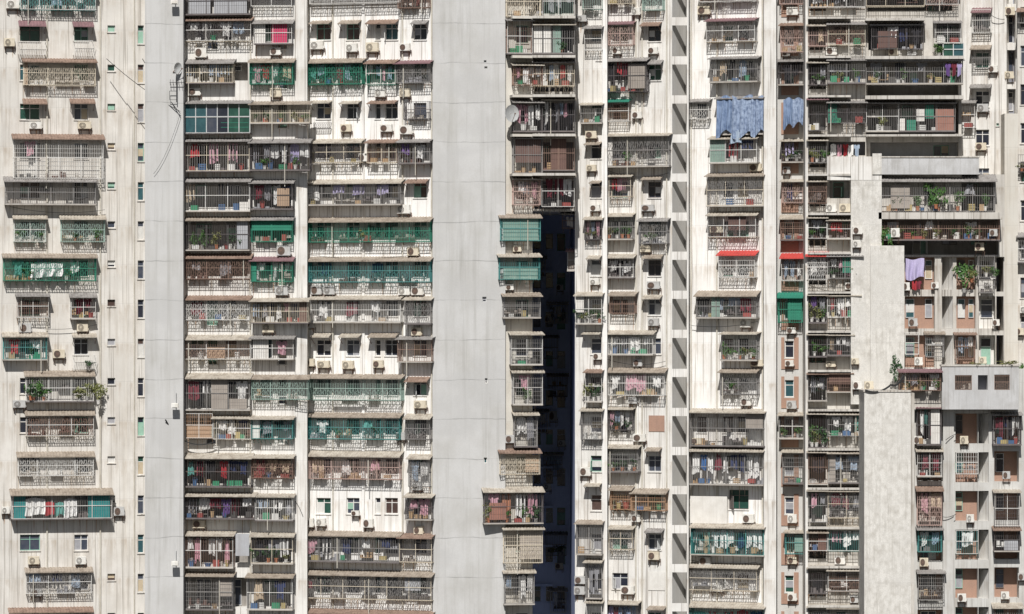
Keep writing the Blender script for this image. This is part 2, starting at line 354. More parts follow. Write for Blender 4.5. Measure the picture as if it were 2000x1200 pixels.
# ------------------------------------------------------------------ templates shared by copies
def ac_meshes():
    c = MB(); w_, h_, d_ = .86, .60, .32; e = .025
    c.box(-w_/2+e, w_/2-e, -d_, 0, e, h_-e); c.box(-w_/2, w_/2, -d_+e, -e, 0, h_); c.box(-w_/2+.001, w_/2-.001, -d_+e-.004, -.004, e, h_-e)
    c.box(w_/2, w_/2+.05, -.24, -.06, .08, .24)            # valve cover
    c.box(-w_/2+.02, w_/2-.02, -d_-.006, -d_+.01, h_*.965-.06, h_*.965-.045)
    f = MB(); cx, cz = -w_*.16, h_*.5; r = .225
    f.cyl((cx, cz), r, -d_-.012, -d_+.01, 20)
    g = MB()
    n = 20
    for rr in (.225, .15, .08):
        pts = [(cx + rr*math.cos(2*math.pi*k/n), -d_-.022, cz + rr*math.sin(2*math.pi*k/n)) for k in range(n + 1)]; g.tube(pts, .009)
    for k in range(6):
        a = math.pi*k/6; g.bar((cx - r*math.cos(a), -d_-.02, cz - r*math.sin(a)), (cx + r*math.cos(a), -d_-.02, cz + r*math.sin(a)), .006)
    g.cyl((cx, cz), .05, -d_-.03, -d_-.005, 10)
    b = MB()
    for x in (-.33, .33):
        b.box(x-.02, x+.02, -.40, .05, -.05, -.003); b.bar((x, -.37, -.04), (x, .04, -.38), .016); b.box(x-.02, x+.02, .02, .05, -.42, -.05)
    b.box(-.33, .33, .022, .048, -.12, -.07); b.bar((.33, .035, -.1), (.52, .0, -.1), .016)
    b.bar((.45, -.15, .12), (.52, -.06, .02), .018); b.bar((.52, -.06, .02), (.50, .0, -.35), .018)
    return c.mesh('casing'), f.mesh('fan'), g.mesh('fan_guard'), b.mesh('bracket')
AC_M = ac_meshes()
def cloth_mesh(kind, seed):
    rr = random.Random(seed); n = 16; m = 12; V = {}; mb = MB()
    def ok(i, j):      # i across 0..n-1, j down 0..m-1
        x = (i + .5) / n; y = (j + .5) / m
        if kind == 'shirt': return (y < .33 or .2 < x < .8) and not (y < .1 and .38 < x < .62)
        if kind == 'trousers': return y < .3 or x < .45 or x > .55
        if kind == 'vest': return (.12 < x < .88) and not (y < .22 and .35 < x < .65)
        if kind == 'dress': return abs(x - .5) < .24 + .26 * y and not (y < .08 and .4 < x < .6)
        if kind == 'small': return (int(x * 6) % 2 == 0)
        return True
    ph = [rr.uniform(0, 6) for _ in range(4)]; fr = rr.uniform(3.0, 6.5)
    def pt(i, j, side):
        x = i / n; y = j / m
        yy = .085 * math.sin(x * fr * 6.28 / 2 + ph[0] + y * 1.3) * (.35 + y) + .02 * math.sin(x * 21 + ph[1])
        zz = -y - (.09 * math.sin(x * 3.14 * 1.5 + ph[2]) * max(0, y - .6) * 2.2) - .045 * math.sin(x * 6.28 + ph[3]) * (1 if kind == 'sheet' else .3)
        return (x - .5 + .03 * math.sin(y * 5 + ph[1]) * y, yy + side, zz)
    def vid(i, j, s):
        k = (i, j, s)
        if k not in V: V[k] = len(mb.v); mb.v.append(pt(i, j, -.012 if s == 0 else .012))
        return V[k]
    for i in range(n):
        for j in range(m):
            if not ok(i, j): continue
            a = [(i,j),(i+1,j),(i+1,j+1),(i,j+1)]
            mb.f.append(tuple(vid(*p, 0) for p in (a[0], a[3], a[2], a[1]))); mb.f.append(tuple(vid(*p, 1) for p in a))
            for (di, dj, p, q) in ((0,-1,a[0],a[1]),(1,0,a[1],a[2]),(0,1,a[2],a[3]),(-1,0,a[3],a[0])):
                ii, jj = i+di, j+dj
                if not (0 <= ii < n and 0 <= jj < m and ok(ii, jj)):
                    mb.f.append((vid(*p, 0), vid(*q, 0), vid(*q, 1), vid(*p, 1)))
    return mb.mesh(kind)
CL_M = {k: [cloth_mesh(k, s + 10 * i) for s in range(3)] for i, k in enumerate(('shirt','trousers','vest','dress','sheet','small'))}
CLN = {'shirt':'shirt','trousers':'pair of trousers','vest':'vest','dress':'dress','sheet':'sheet','small':'row of socks','towel':'towel'}
def foliage_mesh(seed, n=230, upright=False):
    rr = random.Random(seed); mb = MB()
    cl = [(rr.uniform(-.4,.4), rr.uniform(-.35,.35), rr.uniform(.1,.9), rr.uniform(.12,.26)) for _ in range(11)]
    for k in range(n):
        c = rr.choice(cl); v = Vector((rr.gauss(0,1), rr.gauss(0,1), rr.gauss(0,1))).normalized() * c[3] * rr.uniform(.3, 1.15)
        p = Vector(c[:3]) + v
        a = Vector((rr.gauss(0,1), rr.gauss(0,1), rr.gauss(.3,.8))).normalized(); b = a.cross(Vector((rr.gauss(0,1), rr.gauss(0,1), rr.gauss(0,1)))).normalized()
        L = rr.uniform(.06, .13); Wd = L * rr.uniform(.3, .5)
        mb.quad(tuple(p - a*L), tuple(p + b*Wd), tuple(p + a*L), tuple(p - b*Wd))
    for c in cl[:7]:
        mb.bar((0, 0, -.12), c[:3], .010)
    return mb.mesh('foliage')
FOL = [foliage_mesh(s) for s in range(5)]
def pot_mesh():
    mb = MB(); mb.vcyl((0,0), .30, .42, -.55, 0, 12); mb.vcyl((0,0), .46, .46, -.05, .03, 12); return mb.mesh('pot')
POT = pot_mesh()
def junk_mesh(kind):
    mb = MB()
    if kind == 'bucket': mb.vcyl((0,0), .32, .45, 0, .9, 12); mb.vcyl((0,0), .5, .5, .84, .92, 12); mb.tube([(.45*math.cos(a), 0, .9+.35*math.sin(a)) for a in [k*math.pi/8 for k in range(9)]], .02)
    elif kind == 'crate':
        mb.box(-.5,.5,-.35,.35,0,.06)
        for z in (.1,.4,.7): mb.box(-.5,.5,-.35,-.31,z,z+.2); mb.box(-.5,.5,.31,.35,z,z+.2); mb.box(-.5,-.46,-.31,.31,z,z+.2); mb.box(.46,.5,-.31,.31,z,z+.2)
        for x in (-.5,.44): mb.box(x,x+.06,-.37,-.352,0,.92)
    else: mb.box(-.5,.5,-.32,.32,0,.86); mb.box(-.5,-.02,-.34,.34,.86,.9); mb.box(.02,.5,-.34,.34,.865,.9); mb.box(-.05,.05,-.325,-.32,.3,.86)
    return mb.mesh(kind)
JM = {k: junk_mesh(k) for k in ('bucket','crate','box')}

# ------------------------------------------------------------------ things on the facades
def AC(W, x0, x1, y0, y1, d=0.0, tone=None, indoors=False):
    """air conditioner outdoor unit"""
    u0, z0 = W.spot(x0, y1, d + .32); u1, z1 = W.spot(x1, y0, d + .32)
    sx = max(.6, (u1 - u0) / .88); sz = max(.62, (z1 - z0) / .60)
    sx = min(sx, 1.25); sz = min(sz, 1.25)
    t = tone if tone is not None else random.choices([0,1,2],[5,3,2])[0]
    r = empty('air_conditioner', W.P((u0+u1)/2, d + .06, z0), -W.th)
    sc = (sx, 1, sz)
    place('casing', AC_M[0], M_ACW[t], r, sc=sc)
    f = place('fan', AC_M[1], M_FAN, r, sc=sc); place('fan_guard', AC_M[2], M_ACW[t] if random.random() < .4 else M_IRON, r, sc=sc)
    place('bracket', AC_M[3], M_IRON, r, sc=sc)
    if d == 0.0 and not indoors and W.where in ('left tower','left block','white block','narrow strip','middle block','tall block','slab edge'):
        ds = MB(); L_ = random.uniform(.3, .9); xs_ = random.uniform(-.3, .3); y_ = .0545
        i = 0; ds.v += [(xs_-.05,y_,-.05),(xs_+.05,y_,-.05),(xs_+.035,y_,-L_*.6-.05),(xs_+.01,y_,-L_-.05),(xs_-.01,y_,-L_-.05),(xs_-.035,y_,-L_*.6-.05)]; ds.f.append((0,5,4,3,2,1))
        ds.build('drip_stain', random.choice(M_STAIN), r)
    look = {0:'white', 1:'yellowed', 2:'grey'}[t] + (' air conditioner unit inside a cage' if indoors else ' air conditioner unit bracketed to the wall')
    reg(r, look, 'air conditioner', 'unit', W.where, (y0+y1)/2, (x0+x1)/2, 'air conditioners on the facades')
    return r

def hang(W, x0, x1, y0, y1, col, kind='shirt', d=.6, nm=None):
    """one piece of washing"""
    u0, z1 = W.spot(x0, y0, d); u1, z0 = W.spot(x1, y1, d)
    k = 'sheet' if kind == 'towel' else kind
    me = random.choice(CL_M[k])
    o = place({'shirt':'shirt','trousers':'trousers','vest':'vest','dress':'dress','sheet':'bed_sheet','small':'sock_row','towel':'towel'}[kind], me, CLOTH[col][1], None, W.P((u0+u1)/2, d, z1), (u1-u0, min(1.6, .5 + (u1-u0)*.5), z1-z0), -W.th + random.uniform(-.12, .12))
    reg(o, CLOTH[col][0] + ' ' + CLN[kind] + ' drying', 'laundry', 'item', W.where, (y0+y1)/2, (x0+x1)/2, 'washing hung out to dry')
    return o

def plant(W, x, y, wpx, hpx, d=.5, tone=None, pot=True):
    """potted plant: y is the foot of the pot"""
    u, z = W.spot(x, y, d); wd = wpx / PPM; h = hpx / PPM
    t = tone if tone is not None else random.randrange(3)
    r = empty('potted_plant', W.P(u, d, z), -W.th + random.uniform(-1, 1))
    ph = min(.3, h * .3) if pot else 0
    place('foliage', random.choice(FOL), M_LEAF[t], r, (0, 0, ph), (wd * 1.05, min(wd, .8), h - ph))
    pt = random.randrange(3)
    if pot: place('pot', POT, M_POT[pt], r, (0, 0, ph), (.34, .34, ph / .55))
    look = {0:'leafy green', 1:'dark green', 2:'olive green'}[t] + ' plant in a ' + {0:'terracotta', 1:'grey', 2:'white'}[pt] + ' pot'
    reg(r, look, 'plant', 'plant', W.where, y - hpx / 2, x, 'potted plants on the balconies')
    return r

def junk(W, x, y, wpx, hpx, d=.5):
    u, z = W.spot(x, y, d); k = random.choice(['bucket','crate','box','box']); c = random.randrange(len(M_JUNK))
    o = place({'bucket':'bucket','crate':'storage_crate','box':'storage_box'}[k], JM[k], M_JUNK[c], None, W.P(u, d, z), (wpx/PPM, wpx/PPM*.8, hpx/PPM), -W.th + random.uniform(-.3,.3))
    reg(o, JUNKN[c] + ' ' + {'bucket':'plastic bucket','crate':'slatted crate','box':'lidded box'}[k] + ' stored on a cage floor', 'bucket' if k == 'bucket' else 'box', k, W.where, y - hpx/2, x, 'stored boxes and buckets')
    return o

def awning_mesh(w_, reach, rise, side=.12, wave=.022, t=.02, sag=0.0):
    """corrugated sheet sloping from the wall (y=0,z=rise) out to (y=-reach,z=0), plus a folded lip"""
    mb = MB(); n = max(8, int((w_ + 2*side) / .11)); a = -side; b = w_ + side
    def zz(k): return wave * (1 if k % 2 else -1)
    for lay, dz in ((0, 0), (1, -t)):
        i = len(mb.v)
        for k in range(n + 1):
            x = a + (b - a) * k / n; s = sag * math.sin(3.0 * x + 1.0)
            mb.v += [(x, 0, rise + zz(k) + dz), (x, -reach, zz(k) + dz + s)]
        for k in range(n):
            q = (i+2*k, i+2*k+1, i+2*k+3, i+2*k+2); mb.f.append(q if lay == 0 else q[::-1])
    m2 = 2 * (n + 1)
    for k in range(n): mb.f.append((2*k+1, m2+2*k+1, m2+2*k+3, 2*k+3))
    for k in (0, n): mb.f.append((2*k, m2+2*k, m2+2*k+1, 2*k+1))
    mb.box(a, b, -reach-.012, -reach+.02, -.07, -.005)
    return mb

def cage(W, x0, x1, y0, y1, aw='t', br='w', opt='', d=None, base=0.0):
    """barred balcony cage (security grille) with its awning, tray and panels
    opt tokens: n no awning | g grid | s scrollwork | h dense | t solid tray | o open floor | S side screens | lN laundry | L colour list | pN plants | aF unit at fraction | jN junk | P f0-f1-c panel | X glazed"""
    op = opt.split(); ah = 8.0
    for o in op:
        if o[0] == 'A': ah = float(o[1:])
    noaw = 'n' in op
    if noaw: ah = 0
    dd = d if d is not None else random.choice([.62, .7, .75, .8]); df = dd + base
    u0, zb = W.spot(x0, y1, df); u1, zt = W.spot(x1, y0 + ah, df); wd = u1 - u0; h = zt - zb
    r = empty('balcony_cage', W.P(u0, base, zb), -W.th)
    m = BAR[br][1]; t = .03
    fr = MB()
    for x in (0, wd - t): 
        fr.box(x, x+t, -dd, -dd+t, 0, h); fr.box(x, x+t, -t, -.004, 0, h)
        for z in (0, h*.52, h - t): fr.box(x+.002, x+t-.002, -dd+t, -t, z, z+t)
    for z in (0, h - t): fr.box(t, wd-t, -dd+.001, -dd+t, z, z+t)
    fr.box(t, wd-t, -dd-.004, -dd+t-.006, h*.52, h*.52+t*1.3)
    nn = int(wd / 1.7)
    for k in range(1, nn + 1): x = wd * k / (nn + 1); fr.box(x-.018, x+.018, -dd-.006, -dd+.03, t, h-t)
    fr.build('frame', m if random.random() < .8 else BAR['w'][1], r)
    gr = MB(); sp = .125 if 'h' in op else .17; bt = .0085 if 'h' in op else .0115
    n = max(2, int(wd / sp))
    for k in range(1, n): x = wd * k / n; gr.box(x-bt, x+bt, -dd+.004, -dd+.004+2*bt, t, h-t)
    if 'X' in op: gr = MB(); gr.box(t, wd-t, -dd-.03, -dd+.03, -.06, -.001)
    ns = 1 if 'X' in op else max(2, int(dd / sp))
    for x in (t/2, wd-t/2):
        for k in range(1, ns): y = -dd * k / ns; gr.box(x-bt, x+bt, y-bt, y+bt, t, h-t)
    if 'g' in op:
        k = .3
        while k < h - .1: gr.box(t, wd-t, -dd-.008, -dd+.003, k-.008, k+.008); k += .3
    if 's' in op:
        x = .08; zz = [(.10*h, .48*h)] + ([(.55*h, .95*h)] if 'ss' not in op else [])
        while x < wd - .3:
            for za, zc in zz:
                zm = (za+zc)/2
                pts = [(x, -dd-.008, za), (x+.13, -dd-.008, zm-.05), (x+.04, -dd-.008, zm+.08), (x+.2, -dd-.008, zc), (x+.28, -dd-.008, zm+.02), (x+.15, -dd-.008, za+.04)]
                gr.tube(pts, .009)
            x += .31
    gr.build('grille', m if (br not in 'wcs' or random.random() < .35) else random.choice([BAR['g'][1], BAR['d'][1], BAR['b'][1], BAR['g'][1]]), r)
    if 't' in op:
        tr = MB(); tr.box(-.02, wd+.02, -dd-.03, -.003, -.09, -.004); tr.build('tray', M_TRAY if random.random() < .6 else M_DARKT, r)
    else:
        tr = MB(); n = max(3, int(wd / .17))
        for k in range(n + 1): x = wd * k / n; tr.box(x-.012, x+.012, -dd, -.004, -.03, -.004)
        for k in range(1, 3): tr.box(0, wd, -dd*k/3-.012, -dd*k/3+.012, -.05, -.0305)
        # skirt of bent scroll brackets under the cage
        if 'o' not in op and random.random() < .62:
            stp = random.uniform(.26, .5)
            k = .05
            while k < wd - .1:
                tr.tube([(k, -dd+.02, -.03), (k+.05, -dd*.6, -.16), (k+.0, -dd*.25, -.30), (k+.06, -.02, random.uniform(-.45,-.3))], .010); k += stp * random.uniform(.8, 1.2)
        tr.build('floor_grid', m, r)
    if not noaw:
        am = awning_mesh(wd, dd + random.choice([.18, .25, .32]), ah / PPM * random.uniform(.95, 1.15), sag=random.choice([0, .01, .02]))
        a = am.build('awning', AWN[aw][1], r); a.location = (0, 0, h + .03)
        fs = MB()
        k = 0.1
        while k < wd: fs.bar((k, -dd, h + .01), (k, -.02, h + ah / PPM - .03), .013); k += .9
        fs.build('awning_rafter', M_IRON, a).location = (0, 0, -h - .03)
    if 'S' in op:
        for x in (.045, wd-.06):
            s = MB(); s.box(x, x+.012, -dd+.04, -.03, .04, h-.04)
            s.build('side_screen', PANEL.get(br, PANEL['g'])[1], r)
    if 'X' in op or 'XX' in op:    # glazed or boarded fronts with mullions
        n = max(2, int(wd / .75)); 
        for k in range(n):
            g = MB(); g.box(wd*k/n+.03, wd*(k+1)/n-.03, -dd+.035, -dd+.045, .05, h-.05)
            g.build('glazing', random.choice([PANE[1], PANE[2], PANE[3], PANE[3], PANE[0]]), r)
        g = MB()
        for k in range(n + 1): x = wd*k/n; g.box(x-.03, x+.03, -dd-.02, -dd+.05, 0, h)
        g.box(0, wd, -dd-.024, -dd+.052, h*.55-.03, h*.55+.03); g.build('mullion', BAR['s'][1], r)
    rng = random.Random(int(x0*7 + y0*13))
    if wd > 1.1 and rng.random() < .8:
        for q_ in range(1 + int(wd / 2.3)):
            sh = MB(); a_ = rng.uniform(.05, .25) + q_ * 2.1; b_ = min(a_ + rng.uniform(.8, 1.7), wd - .08)
            if b_ - a_ < .4: continue
            zs_ = rng.choice([.0, .0, .25, h * .5]); sh.box(a_, b_, -dd * .62, -.05, zs_, zs_ + .03); x = a_ + .02
            while x < b_ - .1:
                ww = rng.uniform(.07, .3); hh = rng.uniform(.08, .5); hh = min(hh, h - zs_ - .15)
                if rng.random() < .8: sh.box(x, min(x + ww, b_), -dd * rng.uniform(.4, .6), -.08, zs_ + .029, zs_ + hh)
                x += ww + rng.uniform(0, .12)
            for x in (a_, b_ - .03): sh.box(x, x + .03, -.05, -.02, 0, zs_ + .028)
            sh.build('cluttered_shelf', rng.choice([M_JUNK[5], M_JUNK[2], M_DARKT, M_DARKT, M_JUNK[3], PANEL['k'][1], PANEL['m'][1], M_TRAY, M_CURT[1]]), r)
    if wd > 2.0 and rng.random() < .35:
        pp_ = MB(); xx = rng.uniform(.2, wd - .3); pp_.vcyl((xx, -dd - .05), .03, .03, -rng.uniform(.3, 1.2), h, 8); pp_.bar((xx, -dd - .05, h - .1), (xx, -.01, h - .1), .015); pp_.build('waste_pipe', M_PIPE, r)
    for o in op:
        if o[0] == 'P' and len(o) > 2:
            for pp in o[1:].split('/'):
                f0, f1, c = pp.split('-')[:3]; q = MB(); f0 = float(f0); f1 = float(f1)
                v0, v1 = (float(x) for x in pp.split('-')[3:5]) if pp.count('-') > 3 else (0.02, .98)
                a_, b_ = f0*wd+.02, f1*wd-.02; k = a_
                while k < b_ - .01:
                    e = min(k + .14, b_); q.box(k, e-.014, -dd+.045, -dd+.062, h*v0, h*v1); q.box(e-.0145, e, -dd+.05, -dd+.06, h*v0, h*v1); k = e
                for z in (.33, .66): q.box(a_, b_, -dd+.033, -dd+.044, h*(v0+(v1-v0)*z), h*(v0+(v1-v0)*z)+.03)
                q.build('shutter_panel', PANEL[c][1], r)
    if base == 0.0 and W.where in ('left tower','left block','white block','narrow strip','middle block','tall block','shaded block','slab edge'):
        ds = MB(); x = .06; ds.box(.04, wd-.04, -.006, -.003, -.10, -.085)
        while x < wd - .08:
            L_ = rng.uniform(.25, .95) if rng.random() < .8 else rng.uniform(.9, 1.3); w0 = rng.uniform(.012, .032); i = len(ds.v)
            ds.v += [(x-w0,-.0055,-.087),(x+w0,-.0055,-.087),(x+w0*.8,-.0055,-L_*.6),(x+w0*.15,-.0055,-L_-.1),(x-w0*.15,-.0055,-L_-.1),(x-w0*.8,-.0055,-L_*.6)]; ds.f.append((i,i+5,i+4,i+3,i+2,i+1))
            x += rng.uniform(.3, .75)
        ds.build('drip_stain', rng.choice(M_STAIN), r)
    pal = 'wwwbbnneeppkkggrtulmoB'
    for o in op:
        if o[0] == 'L': pal = o[1:]
    k = 0
    yt = y0 + ah; ph = y1 - yt
    for o in op:
        if o[0] == 'l':
            n = int(o[1:]); xs = x0 + 4; span = (x1 - x0 - 8)
            for k in range(n):
                wpx = span / n * rng.uniform(.7, 1.0); wpx = max(7, min(wpx, 22)); xa = xs + span * (k + rng.uniform(.0, .25)) / n
                kd = rng.choice(['shirt','shirt','trousers','vest','dress','towel','small'])
                hp = ph * rng.uniform(.35, .75)
                ya = yt + rng.uniform(3, 6)
                cc = rng.choice(pal)
                if cc in 'rtuyBo' and rng.random() < .5: cc = rng.choice('wwgeknmlb')
                hang(W, xa, min(xa + wpx, x1 - 2), ya, ya + hp, cc, kd, base + dd - rng.uniform(.12, .35))
        if o[0] == 'p' and o[1:].isdigit():
            n = int(o[1:])
            for k in range(n):
                x = x0 + (x1 - x0) * (k + rng.uniform(.3, .7)) / n
                plant(W, x, y1 - 1, rng.uniform(15, 24), ph * rng.uniform(.4, .7), base + dd - .25)
        if o[0] == 'a' and o[1:2].isdigit():
            f = float(o[1:]) if '.' in o else int(o[1:]) / 10; x = x0 + (x1 - x0) * f; AC(W, x - 11, x + 11, y1 - 19, y1 - 3, base, None, True)
        if o[0] == 'j':
            n = int(o[1:])
            for k in range(n):
                x = x0 + 5 + (x1 - x0 - 10) * (k + rng.uniform(.2, .8)) / n
                junk(W, x, y1 - 1, rng.uniform(8, 16), rng.uniform(6, 15), base + dd - .28)
    look = BAR[br][0] + ' framed balcony cage'
    if not noaw: look += ' under ' + AWN[aw][0] + ' awning'
    reg(r, look, 'balcony cage', 'cage', W.where, (y0 + y1) / 2, (x0 + x1) / 2, 'balcony cages on the facades')
    return r

def win_awning(W, x0, x1, y0, y1, aw='t', reach=.85, base=0.0):
    """small canopy over a plain window; y0 top, y1 front edge"""
    u0, z0 = W.spot(x0, y1, base + reach); u1, z1 = W.spot(x1, y0, base)
    r = empty('window_canopy', W.P(u0, base, z0), -W.th)
    a = awning_mesh(u1 - u0, reach, max(.15, z1 - z0), .02).build('canopy_sheet', AWN[aw][1], r)
    b = MB()
    for x in (.05, u1-u0-.05): b.bar((x, -reach+.02, -.03), (x, -.01, -.5), .015); b.bar((x, -reach+.02, -.03), (x, -.01, z1-z0-.05), .013)
    b.build('stay', M_IRON, r)
    reg(r, AWN[aw][0] + ' sheet canopy over a plain window', 'canopy', 'canopy', W.where, (y0+y1)/2 + 12, (x0+x1)/2, 'canopies over plain windows')

def rack(W, x0, x1, y0, y1, d=.5, br='w'):
    """low scroll-iron rack below a window"""
    u0, zb = W.spot(x0, y1, d); u1, zt = W.spot(x1, y0, d); wd = u1-u0; h = zt-zb
    r = empty('window_rack', W.P(u0, 0, zb), -W.th); g = MB()
    for z in (0, h): g.box(0, wd, -d, -d+.03, z-.015, z+.015); g.box(0, .03, -d+.03, -.004, z-.015, z+.015); g.box(wd-.03, wd, -d+.03, -.004, z-.015, z+.015)
    x = .0
    while x < wd: g.box(x, x+.02, -d+.005, -d+.025, .015, h-.015); g.tube([(x+.02,-d-.005,.05),(x+.12,-d-.005,h*.4),(x+.05,-d-.005,h*.6),(x+.14,-d-.005,h-.05)], .011); g.box(x, x+.018, -d+.03, -.004, -.012, .012); x += .17
    g.build('rack_grille', BAR[br][1], r)
    reg(r, BAR[br][0] + ' scroll iron rack below a window', 'rack', 'rack', W.where, (y0+y1)/2-8, (x0+x1)/2, 'iron racks below windows')

def sheet_cloth(W, x0, x1, y0, y1, col, d, n=1): hang(W, x0, x1, y0, y1, col, 'sheet', d)

def dish(W, px, py, d, r_=.4, yaw=.4):
    u, z = W.spot(px, py, d); root = empty('satellite_dish', W.P(u, d, z), -W.th + yaw); mb = MB(); n = 18; m = 5; i = 0
    mb.v.append((0, .14, 0))
    for j in range(1, m+1):
        rr = r_*j/m
        for k in range(n): a = 2*math.pi*k/n; mb.v.append((rr*math.cos(a), .14 - .14*(j/m)**2, rr*math.sin(a)))
    for k in range(n): mb.f.append((0, 1+k, 1+(k+1) % n))
    for j in range(m-1):
        for k in range(n): a = 1+j*n+k; b = 1+j*n+(k+1) % n; mb.f.append((a, a+n, b+n, b))
    mb.build('reflector', BAR['s'][1], root, True); s = MB(); s.bar((0,.14,0),(0,.5,-.25),.025); s.bar((0,-.01,-r_*.95),(0,-.35,-.05),.014); s.box(-.04,.04,-.4,-.32,-.08,.02); s.build('feed_arm', M_IRON, root)
    reg(root, 'round pale satellite dish fixed to the wall edge', 'satellite dish', 'dish', W.where, py, px, 'satellite dishes')

def antenna(W, px, py, hpx, d):
    u, z = W.spot(px, py, d); root = empty('television_antenna', W.P(u, d, z), -W.th); h = hpx/PPM; mb = MB()
    mb.bar((0,0,0),(0,0,h),.03); mb.build('mast', M_CABLE, root); e = MB()
    e.bar((-.5,0,h*.8),(.6,0,h*.8),.018)
    for k in range(6): x = -.45+k*.2; e.bar((x,-.25,h*.8),(x,.25,h*.8),.012); e.bar((x,0,h*.8-.22+.02*k),(x,0,h*.8+.22-.02*k),.012)
    e.bar((0,0,h*.45),(-.5,.0,h*.45),.018); e.bar((-.5,0,h*.45),(-.5,0,h*.1),.014); e.bar((-.5,0,h*.1),(0,0,h*.1),.014); e.build('aerial_arms', M_CABLE, root)
    reg(root, 'dark branching television antenna on a mast', 'antenna', 'antenna', W.where, py, px, 'television antennas')

def cable(pts, sag, label, r=.018):
    """hanging cable through (px,py,worldy) points"""
    P = [Vector(((p[0]-1000)/PPM*(D+p[2])/D, p[2], ZC+(600-p[1])/PPM*(D+p[2])/D)) for p in pts]; mb = MB(); out = []
    for a, b in zip(P, P[1:]):
        for k in range(13):
            t = k/12; v = a.lerp(b, t); v.z -= sag*4*t*(1-t); out.append(tuple(v - P[0]))
    mb.tube(out, r); o = mb.build('cable', M_CABLE); o.location = P[0]; o['label'] = label; o['category'] = 'cable'; o['group'] = 'slack cables across the facades'

# ------------------------------------------------------------------ ground
g = MB(); g.box(-600, 600, -700, 500, -.5, 0); go = g.build('street', M_GROUND); go['kind'] = 'structure'

# ------------------------------------------------------------------ the facade planes
L  = Wing('left tower', -12, 0, 0.0)
SA = Wing('narrow grey slab', 0, 283, -1.5)
BL = Wing('left block', 7, 358, 0.5)
BR = Wing('white block', 17, 600, 1.2)
PB = Wing('white pier', 0, 573, -.4)
SB = Wing('wide grey slab', 0, 845, -1.9)
E  = Wing('slab edge', -9, 985, -1.5)
GP = Wing('dark gap', 0, 1020, 30.0)
C1 = Wing('narrow strip', 15, 1123, 1.6)
C2 = Wing('middle block', 17, 1185, 2.2)
NI = Wing('beam shaft', 0, 1310, .7)
DD = Wing('tall block', 20, 1342, 2.7)
PD = Wing('tall block pier', 0, 1492, -.1)
R9 = Wing('brick recess', 12, 1515, 3.2)
F  = Wing('shaded block', 4, 1577, .6)
U  = Wing('upper long balconies', 3, 1690, .6)
W1 = Wing('bare stair wall', 0, 1662, -.6)
W2 = Wing('blank end wall', 0, 1688, -5.0)
G  = Wing('brick block', 0, 1765, 1.2)
H  = Wing('lower right block', 0, 1785, -2.0)
T  = Wing('far white tower', 14, 1875, 5.0)
RP = Wing('right pier', 0, 1960, 2.0)
RE = Wing('right edge block', 12, 1988, 2.6)
TOP = -260

building('apartment_tower', 'cream weathered tower with small square vent windows at the left edge', L, -60, 292, TOP, None, WALL['L'],
         cols=[(39,78,0,31),(145,172,0,31),(210,225,0,13),(269,281,0,36)], rows=(50,76.5,16), pipes=[(92,),(196,),(262,)], pils=[(248,262,.12)], skip={(0,14),(2,13)})
building('wall_slab', 'narrow pale grey blank slab right of the left tower', SA, 283, 358, TOP, None, WALL['S'], depth=9)
building('apartment_block', 'balcony stack between the narrow grey slab and the white pier', BL, 358, 576, TOP, None, WALL['C'],
         cols=[(372,398,0,36),(404,425,0,50),(440,462,0,36),(508,532,0,36),(543,560,0,50)], rows=(46,77.1,16), pipes=[(489,),(361,)], depth=9,
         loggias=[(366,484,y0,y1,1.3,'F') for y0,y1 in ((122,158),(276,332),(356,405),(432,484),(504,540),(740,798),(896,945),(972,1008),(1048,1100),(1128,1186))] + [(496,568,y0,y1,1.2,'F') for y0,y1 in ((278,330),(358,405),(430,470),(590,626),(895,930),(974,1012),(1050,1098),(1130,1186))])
building('white_pier', 'white full height pier left of the white block', PB, 573, 600, TOP, None, WALL['C'], depth=9)
building('apartment_block', 'bright white block with plain windows left of the wide grey slab', BR, 600, 849, TOP, None, WALL['W'],
         cols=[(618,646,0,31),(677,702,0,31),(733,743,0,31),(752,777,0,31),(808,833,0,31)], rows=(47,77.15,16), pils=[(707,712,.12)], pipes=[(602,),(650,),(786,),(843,)], depth=9)
building('wall_slab', 'wide pale grey blank slab at the middle', SB, 845, 987, TOP, None, WALL['S'], depth=9,
         holes=[(945,950,118,123),(946,952,130,134),(942,950,580,590),(947,952,739,749),(945,951,894,905)], sill=False)
building('apartment_block', 'cream edge wall of the wide grey slab beside the dark gap', E, 985, 1040, TOP, None, WALL['E'],
         cols=[(1008,1032,0,34)], bands=[(1001,1040,34+76.5*k,39+76.5*k,1.35) for k in range(0,5)], rows=(50,76.5,16), depth=9)
GL = Wing('dark gap', 0, 1026, -.75); GR = Wing('dark gap', 0, 1124.5, 1.75)
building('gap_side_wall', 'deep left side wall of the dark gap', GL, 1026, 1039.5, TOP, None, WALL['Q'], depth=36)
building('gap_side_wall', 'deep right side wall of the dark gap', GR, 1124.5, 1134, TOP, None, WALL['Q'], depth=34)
EU = Wing('slab edge', 0, 1040, -.9)
building('bridging_flats', 'upper flats bridging over the top of the dark gap', EU, 1040, 1124, TOP, 412, WALL['F'], depth=15,
         bands=[(1040,1124,34+76.4*k,39+76.4*k,1.6) for k in range(0,5)],
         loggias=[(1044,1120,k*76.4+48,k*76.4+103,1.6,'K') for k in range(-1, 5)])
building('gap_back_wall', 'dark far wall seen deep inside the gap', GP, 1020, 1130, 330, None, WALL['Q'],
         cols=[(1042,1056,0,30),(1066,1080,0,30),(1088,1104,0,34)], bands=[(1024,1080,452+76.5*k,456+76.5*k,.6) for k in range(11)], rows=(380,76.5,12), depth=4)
building('apartment_strip', 'narrow windowed strip right of the dark gap', C1, 1123, 1179, TOP, None, WALL['C'],
         cols=[(1154,1175,0,31)], rows=(50,76.4,16), depth=9, skip={(0,1)})
